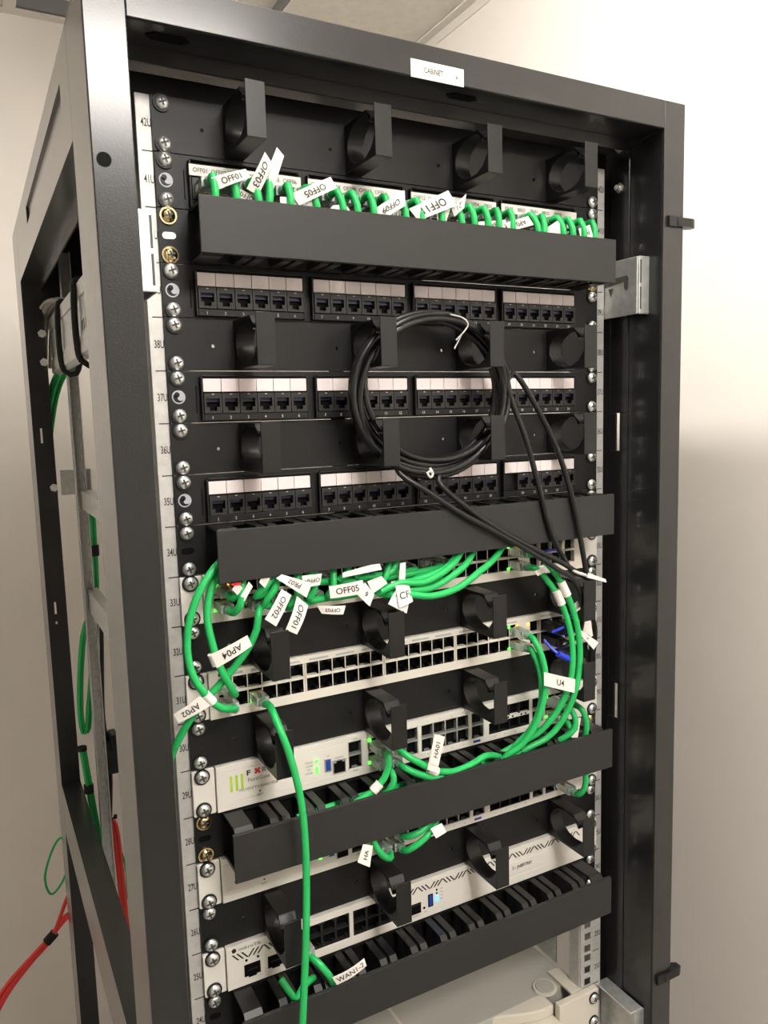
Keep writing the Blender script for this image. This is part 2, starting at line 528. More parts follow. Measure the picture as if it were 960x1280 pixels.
for sg in (-1, 1):
    s = Shape()
    s.box(sg*.2480, sg*.2330, .648, .650, 0.08, TOP); s.box(sg*.2480-.001, sg*.2480+.001, .632, .648, 0.08, TOP); s.box(sg*.2330-.001, sg*.2330+.001, .636, .648, 0.08, TOP)
    s.build('mounting_rail', 'galvanised', rack, bevel=.0005)
# slots along the rear rail edges
for sg in (-1,):
    s = Shape()
    for k in range(46):
        z = TOP - .05 - k*.0222
        s.box(sg*.2345-.0008, sg*.2345+.0008, .6473, .6480, z-.005, z+.005)
    s.build('rail_slot_row', 'label_paper', rack)['kind'] = 'stuff'
# plated depth brackets bolted to the front rails
def bracket(sg, z0, z1, slots=True):
    s = Shape(); x = sg*.2555
    s.box(x-.001, x+.001, -.0480, .004, z0, z1)
    a, b = (x, x+sg*.0155)
    s.box(a, b, -.0500, -.0480, z0, z1)
    o = s.build('depth_bracket', 'galvanised_bright' if sg < 0 else 'galvanised', rack, bevel=.0014)
    m = (z0+z1)/2
    d = Shape()
    for za, zb in ((z0+.005, m-.002), (m+.002, z1-.004)):
        d.box(x+sg*.0012, x+sg*.0032, -.0503, -.0500, za, zb)
    if sg > 0:
        d.prism([(.000, m+.0035), (-.030, m+.0065), (-.030, m-.0005), (-.0325, m-.0035), (-.0355, m-.0015), (-.0360, m+.0100), (-.0340, m+.0125), (.000, m+.0110)], 'x', x-.0016, x-.0008)
        d.prism([(-.006, m+.0015), (-.0095, m-.0075), (-.013, m+.0015)], 'x', x-.0016, x-.0008)
    d.build('bracket_slot', 'recess_dark', o)
    return o
bracket(-1, TOP-.1655, TOP-.1040); bracket(1, TOP-.1630, TOP-.1020)
s = Shape()
s.box(.2545, .2565, -.0560, .004, TOP-1.055, TOP-.9830); s.box(.2565, .272, -.0560, -.054, TOP-1.055, TOP-.983)
s.box(.2480, .2680, -.0560, .004, TOP-.983, TOP-.981)
s.build('depth_bracket', 'galvanised', rack, bevel=.001)
# depth rails on the left between front and rear rails
for z0, z1 in ((TOP-.397, TOP-.3684), (TOP-.5655, TOP-.5285), (TOP-1.30, TOP-1.27)):
    s = Shape()
    s.box(-.2420, -.2400, .05, .647, z0, z1); s.box(-.2400, -.226, .05, .647, z1-.002, z1); s.box(-.2400, -.232, .05, .647, z0, z0+.002)
    s.build('depth_rail', 'galvanised', rack)
    s = Shape(); s.box(.2580, .2600, .05, .652, z0, z1); s.box(.244, .2580, .05, .652, z1-.002, z1)
    s.build('depth_rail', 'galvanised', rack)
Shape().box(-.268, -.222, .659, .661, TOP-.375, TOP-.335).build('rear_bracket', 'galvanised', rack)
# slotted side tray at the rear left, with its bolts
s = Shape()
s.box(-.2600, -.2580, .22, .72, TOP-.160, TOP-.108)
s.prism([(-.262, TOP-.112), (-.262, TOP-.094), (-.256, TOP-.090), (-.248, TOP-.094), (-.248, TOP-.098), (-.256, TOP-.096), (-.258, TOP-.112)], 'y', .22, .72)
s.prism([(-.262, TOP-.158), (-.262, TOP-.178), (-.256, TOP-.184), (-.246, TOP-.180), (-.246, TOP-.176), (-.256, TOP-.178), (-.258, TOP-.158)], 'y', .22, .72)
tray = s.build('side_cable_tray', 'galvanised', rack)
s = Shape()
for k in range(6):
    y = .262+.016*k; s.box(-.2603, -.2600, y, y+.004, TOP-.151, TOP-.139)
s.build('tray_slot', 'void_black', tray)['kind'] = 'stuff'
for px, z in ((.715, TOP-.118), (.715, TOP-.163), (.715, TOP-.365)):
    s = Shape(); s.cyl((-.275, .700, z), (0, -1, 0), .0065, .005, 6); s.cyl((-.275, .695, z), (0, -1, 0), .003, .010, 8)
    s.build('frame_bolt', 'chrome', rack)
# slots in the rear post
for z0, z1 in ((TOP-.292, TOP-.268), (TOP-.575, TOP-.555), (TOP-.592, TOP-.588)):
    Shape().box(-.289, -.286, .6993, .7000, z0, z1).build('post_slot', 'label_paper', rack)

# ------------------------------------------------------------------ screws
def screw_mesh():
    s = Shape()
    s.cyl((0, 0, 0), (0, -1, 0), .0072, .0016, 18, 1)
    s.dome((0, -.0016, 0), (0, -1, 0), .0059, .0030, 18, 4, 0)
    for a in (0.3, 0.3+math.pi/2):
        u = Vector((math.cos(a), 0, math.sin(a))); w = Vector((-math.sin(a), 0, math.cos(a)))
        c = Vector((0, -.0048, 0))
        s.quad(c-u*.0033-w*.0008, c+u*.0033-w*.0008, c+u*.0033+w*.0008, c-u*.0033+w*.0008, 2)
    return s
def screws(parent, n, kind='chrome', y=-.002, right=True, zs=(.00635, .0381)):
    for sg in ((-1, 1) if right else (-1,)):
        for h in zs:
            shared('screw_'+kind, screw_mesh, [kind, 'panel_black' if kind == 'chrome' else kind, 'recess_dark'],
                   (sg*.2325, y, u_top(n)-h), parent, 'screw', True)

# ------------------------------------------------------------------ ring panels (cable managers with D rings)
def ring_mesh():
    outer = [(-.0520, .0075), (-.0455, .0195), (-.0440, .0208), (0, .0210), (0, -.0215), (-.0600, -.0215), (-.0600, .0215), (-.0585, .0215), (-.0585, -.004)]
    inner = []
    for k in range(0, 13):
        a = math.radians(-18 - k*(360-36-22)/12.0)
        inner.append((-.0315-.0268*math.cos(a), .0190*math.sin(a)))
    inner = [(max(p[0], -.0582), p[1]) for p in inner]
    inner.append((-.0505, .0085))
    return Shape().prism(outer+inner, 'x', -.00825, .00825)
RINGX = (-.1730, -.0590, .0585, .1762)
def plate_with_holes(z, holes, y0=-.002, y1=0.0, x0=-.2413, x1=.2413, h=.0219):
    s = Shape(); c = .004; x = x0
    for hx, hz in holes:
        s.box(x, hx-c, y0, y1, z-h, z+h)
        s.box(hx-c, hx+c, y0, y1, z-h, z+hz-c); s.box(hx-c, hx+c, y0, y1, z+hz+c, z+h)
        n = len(s.v); r = .0017
        for yy in (y0, y1):
            for k in range(8):
                a = 2*math.pi*(k+.5)/8; m = max(abs(math.cos(a)), abs(math.sin(a)))
                s.v.append((hx+c*math.cos(a)/m, yy, z+hz+c*math.sin(a)/m)); s.v.append((hx+r*math.cos(a), yy, z+hz+r*math.sin(a)))
        # fill square corners
        for k in range(8):
            a, b = n+2*k, n+2*((k+1) % 8)
            s.f.append((a, b, b+1, a+1)); s.m.append(0)
            s.f.append((a+16+1, b+16+1, b+16, a+16)); s.m.append(0)
            s.f.append((a+1, b+1, b+17, a+17)); s.m.append(0)
        for sx in (-1, 1):
            for sz in (-1, 1):
                m = math.tan(math.pi/8)*c
                s.prism([(hx+sx*c, z+hz+sz*c), (hx+sx*m, z+hz+sz*c), (hx+sx*c, z+hz+sz*m)], 'y', y0, y1)
        x = hx+c
    s.box(x, x1, y0, y1, z-h, z+h)
    return s
def ring_panel(n, label):
    t = thing('ring_cable_manager', label, 'cable manager', (0, 0, u_top(n)-RU), 'black ring panels')
    z = u_mid(n)
    p = plate_with_holes(z, [(x, -.001) for x in (-.2000, -.0820, .0340, .1520)]).build('plate', 'panel_black', t)
    for k, x in enumerate(RINGX):
        shared('cable_ring', ring_mesh, 'plastic_black', (x, -.002, z), t, 'cable_ring', True, bevel=.0004)
    screws(t, n)
    return t
ring_panel(42, 'black ring panel at the very top of the rack above the labelled patch panel')
ring_panel(38, 'black ring panel under the first empty patch panel, holding the top of the black coil')
ring_panel(36, 'black ring panel between the two lower patch panels, holding the bottom of the coil')
ring_panel(32, 'black ring panel between the two 48-port switches')
ring_panel(30, 'black ring panel between the lower 48-port switch and the firewall')
ring_panel(26, 'black ring panel just above the zigzag-printed white router')

# ------------------------------------------------------------------ finger ducts with covers
FP = .0353
def finger_mesh():
    return Shape().prism([(-.004, .0196), (-.0375, .0196), (-.0475, .0090), (-.0475, .0125), (-.0385, .0217), (-.004, .0217)], 'x', -.0038, .0038)
def finger_mesh_low():
    return Shape().prism([(-.004, -.0196), (-.0375, -.0196), (-.0475, -.0090), (-.0475, -.0125), (-.0385, -.0217), (-.004, -.0217)], 'x', -.0038, .0038)
def end_mesh():
    return Shape().prism([(-.004, .0196), (-.0375, .0196), (-.0475, .0090), (-.0475, .0125), (-.0385, .0217), (-.004, .0217)], 'x', -.0085, .0085)
def end_mesh_low():
    return Shape().prism([(-.004, -.0196), (-.0375, -.0196), (-.0475, -.0090), (-.0475, -.0125), (-.0385, -.0217), (-.004, -.0217)], 'x', -.0085, .0085)
def duct(n, label, screwkind='brass_zinc'):
    t = thing('cable_duct', label, 'cable duct', (0, 0, u_top(n)-RU), 'covered finger ducts')
    z = u_mid(n)
    s = Shape(); s.box(-.2413, .2413, -.002, 0, z-.0219, z+.0219)
    s.box(-.2155, .2155, -.0075, -.002, z+.0196, z+.0217); s.box(-.2155, .2155, -.0075, -.002, z-.0217, z-.0196)
    b = s.build('back_plate', 'panel_black', t)
    for key, mk in (('duct_end_high', end_mesh), ('duct_end_low', end_mesh_low)):
        for x in (-.2070, .2070):
            shared(key, mk, 'plastic_black', (x, 0, z), t, 'end_finger')
    x = -.2070+.0085+.0165+.0038
    while x < .190:
        for dx in (0, .0111):
            if x+dx < .1945:
                shared('duct_finger_high', finger_mesh, 'plastic_black', (x+dx, 0, z), t, 'finger')
                shared('duct_finger_low', finger_mesh_low, 'plastic_black', (x+dx, 0, z), t, 'finger')
        x += FP
    s = Shape()
    s.box(-.220, .220, -.0520, -.0503, z-.0221, z+.0221)
    s.box(-.220, .220, -.0503, -.0480, z+.0208, z+.0221); s.box(-.220, .220, -.0503, -.0480, z-.0221, z-.0208)
    s.build('cover', 'cover_black', t, bevel=.0005)
    if n in (24, 28):
        Shape().box(-.2155, .2155, -.0470, -.0022, z-.0195, z-.0180).build('duct_light_stop', 'plastic_black', t)  # unseen plate, added to stop lamp light streaking down through the finger slots
    s = Shape()
    cap = [(-.2325+sx*.003+.0028*math.cos(math.radians(d)), z+.0028*math.sin(math.radians(d))) for sx, ds in ((1, range(-90, 91, 30)), (-1, range(90, 271, 30))) for d in ds]
    s.prism(cap, 'y', -.0024, -.0019)
    s.build('ear_slot', 'galvanised' if n == 40 else 'void_black', t)
    screws(t, n, screwkind)
    return t
duct(40, 'black finger duct with flat cover just below the labelled patch panel')
duct(34, 'black finger duct with flat cover above the upper 48-port switch', 'chrome')
duct(28, 'black finger duct with flat cover between the two firewalls, full of green cords')
duct(24, 'lowest black finger duct with flat cover, under the zigzag-printed router', 'chrome')

# ------------------------------------------------------------------ patch panels
GX0, GPITCH, GW = -.2125, .1065, .0960
PW = GW/6
def port_pos(n, i):
    g, k = divmod(i-1, 6)
    return GX0+GPITCH*g+PW*(k+.5), u_top(n)-.0280
def keystone():
    s = Shape(); w, h = PW/2-.0003, .0086
    y0, y1 = -.0085, -.0020
    a, b = .0058, .0052
    s.box(-w, -a, y0, y1, -h, h, 1); s.box(a, w, y0, y1, -h, h, 1)
    s.box(-a, a, y0, y1, .0042, h, 1); s.box(-a, a, y0, y1, -h, -.0066, 1)
    s.box(-a, -.0032, y0, y1, -.0066, -.0032, 1); s.box(.0032, a, y0, y1, -.0066, -.0032, 1)
    s.box(-a, a, -.0024, y1, -.0066, .0042, 0)
    s.box(-a, a, -.0050, -.0030, .0012, .0042, 2)
    s.box(-.0010, .0010, y0-.0005, y0, h-.0012, h-.0006, 3)
    return s
def patch_panel(n, label, strips=None, skip=()):
    t = thing('patch_bay', label, 'patch panel', (0, 0, u_top(n)-RU), 'black 24-port patch panels')
    z = u_top(n)
    s = Shape(); s.box(-.2413, .2413, -.002, 0, z-RU+.0003, z-.0003)
    s.box(-.2195, .2195, 0, .035, z-RU+.003, z-.003)
    s.build('face_plate', 'panel_black', t, bevel=.0005)
    for g in range(4):
        x0 = GX0+GPITCH*g; x1 = x0+GW
        s = Shape(); e = .0018
        za, zb = z-.0430, z-.0052
        s.box(x0-e, x0, -.0075, -.002, za, zb); s.box(x1, x1+e, -.0075, -.002, za, zb)
        s.box(x0, x1, -.0075, -.002, za, z-.0372); s.box(x0, x1, -.0075, -.002, zb, zb+.0012)
        s.box(x0, x1, -.0052, -.002, z-.0192, z-.0180)
        s.build('port_frame', 'panel_black', t, bevel=.0004)
        if strips:
            p = Shape().box(x0-.002, x1+.0015, -.0088, -.0076, z-.0178, z-.0088).build('paper_strip', 'label_paper', t)
            for k, body in enumerate(strips[g]):
                if body: print_on(body, (x0+PW*(k+.5)-.001, -.0092, z-.0133), .0036, p, 'ink_grey', .95)
        else:
            for k in range(6):
                shared('label_window', lambda: Shape().box(-PW/2+.0002, PW/2-.0002, -.0072, -.003, -.0056, .0056), 'label_window_white',
                       (x0+PW*(k+.5), 0, z-.0125), t, 'label_window', bevel=.0003)
    for i in range(1, 25):
        x, pz = port_pos(n, i)
        if i in skip: continue
        shared('keystone_port', keystone, ['void_black', 'port_grey', 'contact_navy', 'print_light'], (x, 0, pz), t, 'port')
        print_on(str(i), (x-.0008, -.0079, z-.0403), .0025, t, 'print_light', 1.0, 'port_number')
    # emblem on the left ear
    s = Shape(); c = (-.2325, -.0023, u_mid(n))
    s.cyl(c, (0, 1, 0), .0058, .0004, 24, 0)
    s.cyl((c[0]-.0014, c[1]-.0002, c[2]+.0020), (0, 1, 0), .0023, .0003, 16, 1)
    outer, inner_ = [], []
    for k in range(15):
        an = math.radians(150+k*13.0); f = k/14.0
        outer.append((c[0]+.0047*math.cos(an), c[2]+.0047*math.sin(an)))
        ri = .0004+.0043*f**1.6; inner_.append((c[0]+ri*math.cos(an), c[2]+ri*math.sin(an)))
    poly = outer+list(reversed(inner_))
    s.prism(poly, 'y', c[1]-.0002, c[1], 1)
    s.build('swirl_emblem', ['emblem_grey', 'panel_black'], t)
    Shape().box(-.2178, -.2168, -.0023, -.0019, z-.0360, z-.0125).build('ear_slot', 'void_black', t)
    screws(t, n)
    return t
patch_panel(41, 'black patch panel with printed paper strips and green cords plugged along it',
            [['OFF01', 'OFF02', 'OFF03', 'OFF04', 'OFF05', 'OFF06'], ['OFF07', 'OFF08', 'OFF09', 'OFF10', 'OFF11', ''],
             ['OFF12', 'OFF13', 'AP01', 'AP02', 'AP04', 'BR01'], ['BR02', 'BR03', 'PR01', 'PR02', 'PR03', '']])
patch_panel(39, 'empty black patch panel with blank white labels directly under the top covered duct')
patch_panel(37, 'empty black patch panel behind the middle of the black cable coil')
patch_panel(35, 'empty black patch panel with blank white labels above the middle covered duct', skip=(19,))

# ------------------------------------------------------------------ 48-port switches
def rj_cavity(up):
    """dark socket with stepped latch side, 13.0 x 12.4 mm"""
    s = Shape(); w, h = .0064, .0063; sg = 1 if up else -1
    s.box(-w, w, .008, .009, -h, h, 0)
    s.box(-w, -w+.0006, -.0008, .008, -h, h, 0); s.box(w-.0006, w, -.0008, .008, -h, h, 0)
    s.box(-w, w, -.0008, .008, h-.0004, h, 0); s.box(-w, w, -.0008, .008, -h, -h+.0004, 0)
    s.box(-w, -.0034, -.0006, .006, sg*h, sg*(h-.0016), 1); s.box(.0034, w, -.0006, .006, sg*h, sg*(h-.0016), 1)
    s.box(-w+.0006, -.0020, .0005, .006, sg*(h-.0016), sg*(h-.0030), 0); s.box(.0020, w-.0006, .0005, .006, sg*(h-.0016), sg*(h-.0030), 0)
    return s
SX0, SPITCH, SW = -.2140, .0853, .0836
def sw_pos(n, col, row):
    g, k = divmod(col, 6)
    return SX0+SPITCH*g+SW/6*(k+.5), u_mid(n)+(.0080 if row == 0 else -.0060)
def leds(parent, mat, pts, w=.0030, h=.0026, y=-.0068):
    for x, z in pts: Shape().box(x-w/2, x+w/2, y-.0010, y, z-h/2, z+h/2).build('status_light', mat, parent)
def switch48(n, label):
    t = thing('network_switch', label, 'network switch', (0, .15, u_top(n)-RU), 'off-white 48-port switches')
    z = u_mid(n); hi, lo = z+.0150, z-.0128
    yf = -.0065
    s = Shape()
    s.box(-.2218, .2218, yf, 0, hi, z+.0218); s.box(-.2218, .2218, yf, 0, z-.0218, lo)
    s.box(-.2218, SX0, yf, 0, lo, hi)
    for g in range(4):
        x0 = SX0+SPITCH*g; x1 = x0+SW
        xn = x0+SPITCH if g < 3 else .1395
        s.box(x1, x1+.0004, yf, 0, lo, hi) if g < 3 else s.box(x1, xn, yf, 0, lo, hi)
        if g < 3: s.box(xn-.0004, xn, yf, 0, lo, hi); s.box(x1+.0004, xn-.0004, yf+.0015, 0, lo, hi)
        s.box(x0, x1, yf, 0, z-.0001, z+.0024)
        for k in range(7):
            xx = x0+SW/6*k; hw = .0010 if k in (0, 6) else .0005; s.box(max(xx-hw, x0), min(xx+hw, x1), yf, 0, lo, hi)
    # uplink cage area
    s.box(.1395, .2040, yf, 0, z+.0004, z+.0022); s.box(.1395, .1402, yf, 0, lo, hi); s.box(.1545, .1553, yf, 0, lo, hi)
    s.box(.1705, .1712, yf, 0, lo, hi); s.box(.1868, .1900, yf, 0, lo, hi); s.box(.2040, .2218, yf, 0, lo, hi)
    s.build('front_panel', 'device_cream', t, bevel=.0003)
    Shape().box(-.2205, .2205, .006, .30, z-.0212, z+.0212).build('chassis', 'device_white', t)
    for sg in (-1, 1):
        Shape().box(sg*.2413, sg*.2222, -.0035, -.001, z-.0216, z+.0216).build('mounting_ear', 'device_white', t, bevel=.0006)
    for col in range(24):
        for row in (0, 1):
            x, pz = sw_pos(n, col, row)
            shared('socket_up' if row == 0 else 'socket_down', (lambda up=(row == 0): rj_cavity(up)), ['void_black', 'port_grey'], (x, -.0055, pz), t, 'port')
    for x0, x1 in ((.1402, .1545), (.1553, .1705), (.1712, .1868), (.1900, .2040)):
        for za, zb in ((z+.0022, hi), (lo, z+.0004)):
            q = Shape(); q.box(x0, x1, -.0005, .0, za, zb); q.box(x0, x0+.0008, -.0055, -.0005, za, zb); q.box(x0+.0008, x1, -.0055, -.0005, zb-.0008, zb)
            q.build('uplink_cage', 'void_black', t)
    # printed number bars over the ports
    s = Shape()
    for g in range(4):
        for k in range(3):
            xa = SX0+SPITCH*g+SW/3*k
            s.box(xa+.004, xa+SW/3-.004, yf-.0003, yf, z+.0170, z+.0188)
    s.build('number_bar', 'emblem_grey', t)['kind'] = 'stuff'
    print_on('mikroTik', (-.2060, yf-.0003, z+.0190), .0026, t, 'ink_grey', 1.15, left=True)
    q = Shape(); q.cyl((-.2110, yf-.0003, z+.0190), (0, 1, 0), .0024, .0003, 6); q.build('hexagon_mark', 'ink', t)
    print_on('MANAGEMENT', (.165, yf-.0003, z+.0190), .0018, t, 'ink_grey', 1.0)
    screws(t, n, y=-.0035)
    return t
sw33 = switch48(33, 'off-white 48-port switch crowded with flagged green cords below the middle duct')
sw31 = switch48(31, 'off-white 48-port switch with mostly empty ports between two ring panels')
leds(sw33, 'led_green', [(-.2115, u_mid(33)+.0130), (-.1905, u_mid(33)+.0130), (.1105, u_mid(33)+.0132), (.1105, u_mid(33)-.0108), (-.2120, u_mid(33)-.0105)])
leds(sw33, 'led_amber', [(-.1985, u_mid(33)+.0125), (.1260, u_mid(33)+.0132), (.1375, u_mid(33)+.0125)])
leds(sw31, 'led_green', [(-.2115, u_mid(31)+.0070), (.1105, u_mid(31)+.0132), (.1105, u_mid(31)-.0108), (-.1830, u_mid(31)-.0108)])
leds(sw31, 'led_amber', [(.1215, u_mid(31)+.0135), (.1370, u_mid(31)+.0125)])
Shape().box(-.2090, -.2010, -.0500, -.0075, u_mid(33)+.0190, u_mid(33)+.0212).build('red_tab', 'logo_red', sw33)

# ------------------------------------------------------------------ firewalls
def firewall(n, label):
    t = thing('firewall', label, 'firewall', (0, .15, u_top(n)-RU), 'white firewalls with separate ears')
    z = u_mid(n); yf = -.0065
    hi, lo = z+.0145, z-.0145
    blocks = [(-.0870, -.0722, 1, z+.0155, z-.0125), (-.0652, -.0070, 4, hi, lo), (-.0030, .0565, 4, hi, lo), (.0600, .0760, 1, hi, lo),
              (.0830, .1385, 4, hi, lo), (.1425, .1580, 1, hi, lo), (.1610, .1900, 2, hi, lo)]
    s = Shape()
    s.box(-.2200, .2200, yf, 0, z+.0155, z+.0216); s.box(-.2200, .2200, yf, 0, z-.0216, z-.0145)
    x = -.2200
    for x0, x1, k, a, b in blocks:
        s.box(x, x0, yf, 0, z-.0145, z+.0155); s.box(x0, x1, yf, 0, a, z+.0155) if a < z+.0154 else None
        s.box(x0, x1, yf, 0, z-.0145, b) if b > z-.0144 else None
        x = x1
    s.box(x, .2200, yf, 0, z-.0145, z+.0155)
    s.build('front_panel', 'device_white', t, bevel=.0004)
    Shape().box(-.2195, .2195, 0, .26, z-.0214, z+.0214).build('chassis', 'device_white', t)
    for sg in (-1, 1):
        pr = [(sg*.2413, -.0205), (sg*.2413, .0205), (sg*.2400, .0216), (sg*.2208, .0216), (sg*.2208, -.0216), (sg*.2400, -.0216)]
        q = Shape(); q.prism([(a, z+b) for a, b in pr], 'y', -.0045, -.0015); q.build('mounting_ear', 'device_white', t, bevel=.0006)
    for bi, (x0, x1, k, a, b) in enumerate(blocks):
        w = (x1-x0)/k
        m = (a+b)/2
        for c in range(k):
            for row in (0, 1):
                q = Shape(); xa, xb = x0+w*c, x0+w*(c+1)
                za, zb = (m+.0009, a-.0006) if row == 0 else (b+.0006, m-.0009)
                q.box(xa, xb, -.0005, .0, za, zb, 0)
                e = .0007
                q.box(xa, xa+e, yf+.0004, 0, za, zb, 1); q.box(xb-e, xb, yf+.0004, 0, za, zb, 1)
                q.box(xa, xb, yf+.0004, 0, zb, zb+.0006, 1); q.box(xa, xb, yf+.0004, 0, za-.0009, za, 1)
                if bi not in (4,):
                    zz = (zb-.0022, zb) if row == 0 else (za, za+.0022)
                    q.box(xa+e, xa+.0036, -.0052, 0, zz[0], zz[1], 0); q.box(xb-.0036, xb-e, -.0052, 0, zz[0], zz[1], 0)
                q.build('port', ['void_black', 'galvanised' if bi != 4 else 'port_grey'], t)
        if bi == 4:
            q = Shape(); q.box(x0, x1, yf, -.002, m-.0018, m+.0018, 0)
            for d in range(3): q.cyl((x0+.008+.018*d, yf-.0003, m), (0, 1, 0), .0012, .0004, 8, 1); q.cyl((x0+.014+.018*d, yf-.0003, m), (0, 1, 0), .0012, .0004, 8, 1)
            q.build('uplink_bar', ['label_paper', 'void_black'], t)
    q = Shape(); q.box(-.1131, -.1069+.001, -.0075, -.0060, z-.0085, z+.0045, 0); q.box(-.1120, -.1070, -.0078, -.0074, z-.0075, z+.0036, 1); q.build('usb_socket', ['galvanised', 'usb_blue'], t)
    q = Shape(); xa, xb, za, zb = -.1045, -.0905, z-.0130, z+.0010
    q.box(xa, xb, -.0072, -.0060, za, zb, 0); q.box(xa+.001, xb-.001, -.0076, -.0072, za+.001, zb-.003, 1); q.box(xa+.004, xb-.004, -.0076, -.0072, zb-.003, zb-.0012, 1)
    q.build('console_port', ['galvanised', 'void_black'], t)
    # printed marks
    for k, (dz0, dz1) in enumerate(((-.0085, .0065), (-.0085, .0065), (-.0085, .0065))):
        x = -.2075+.0052*k
        q = Shape(); q.box(x, x+.0023, yf-.0004, yf, z+dz0+.004, z+dz1+.004)
        q.build('lime_bar', 'logo_lime', t)
    print_on('*F', (-.1895, yf-.0004, z+.0100), .0050, t, 'ink', 1.3)
    q = Shape(); x = -.1835
    for a, b, c, d in ((0, .002, 0, .002), (.0032, .0052, 0, .002), (0, .002, .0032, .0052), (.0032, .0052, .0032, .0052), (.0012, .004, .0012, .004)):
        q.box(x+a, x+b, yf-.0004, yf, z+.0075+c, z+.0075+d)
    q.build('red_letter', 'logo_red', t)
    print_on('*RTINET', (-.1765, yf-.0004, z+.0100), .0050, t, 'ink_grey', 1.1, left=True)
    print_on('FortiGate', (-.1905, yf-.0004, z+.0030), .0038, t, 'ink_grey', 1.05, left=True)
    print_on('FG101FTK20001928', (-.1990, yf-.0004, z-.0052), .0027, t, 'ink_grey', 1.2, left=True)
    print_on('RESET', (-.1795, yf-.0004, z-.0135), .0016, t, 'ink_grey', 1.1)
    Shape().cyl((-.1795, yf-.0004, z-.0100), (0, 1, 0), .0008, .0004, 8).build('reset_hole', 'void_black', t)
    for k, body in enumerate(('STATUS', 'ALARM', 'HA', 'POWER')):
        zz = z+.0050-.0036*k
        print_on(body, (-.1295, yf-.0004, zz), .0014, t, 'ink_grey', 1.1)
    leds(t, 'led_green', [(-.1215, z+.0050-.0036*k) for k in (0, 2, 3)], .0030, .0026)
    print_on('USB', (-.1095, yf-.0004, z+.0070), .0013, t, 'ink_grey', 1.1)
    print_on('CONSOLE', (-.0975, yf-.0004, z+.0030), .0013, t, 'ink_grey', 1.1)
    print_on('WAN', (-.0795, yf-.0004, z+.0180), .0013, t, 'ink_grey', 1.1); print_on('MGMT', (-.0795, yf-.0004, z-.0145), .0013, t, 'ink_grey', 1.1)
    for k in range(4):
        print_on(str(9+2*k), (.0045+.0149*k, yf-.0004, z+.0180), .0014, t, 'ink_grey'); print_on(str(10+2*k), (.0045+.0149*k, yf-.0004, z-.0175), .0014, t, 'ink_grey')
        print_on(str(1+2*k), (-.058+.0146*k, yf-.0004, z-.0175), .0014, t, 'ink_grey')
        print_on('X%d' % (k+1), (.090+.0139*k, yf-.0004, z-.0175), .0014, t, 'ink_grey')
    Shape().box(.062, .071, yf-.0004, yf, z-.0190, z-.0165).build('blue_print', 'usb_blue', t)
    screws(t, n, y=-.0045)
    return t
fw29 = firewall(29, 'white firewall with lime logo bars and rows of sockets above a covered duct')
fw27 = firewall(27, 'second white firewall mostly hidden behind the cover of the duct above it')
leds(fw29, 'led_green', [(-.0636, u_mid(29)+.0130), (-.0636, u_mid(29)-.0105), (.1625, u_mid(29)+.0130), (.1625, u_mid(29)-.0105), (-.0360, u_mid(29)+.0128)], .0034, .0030)

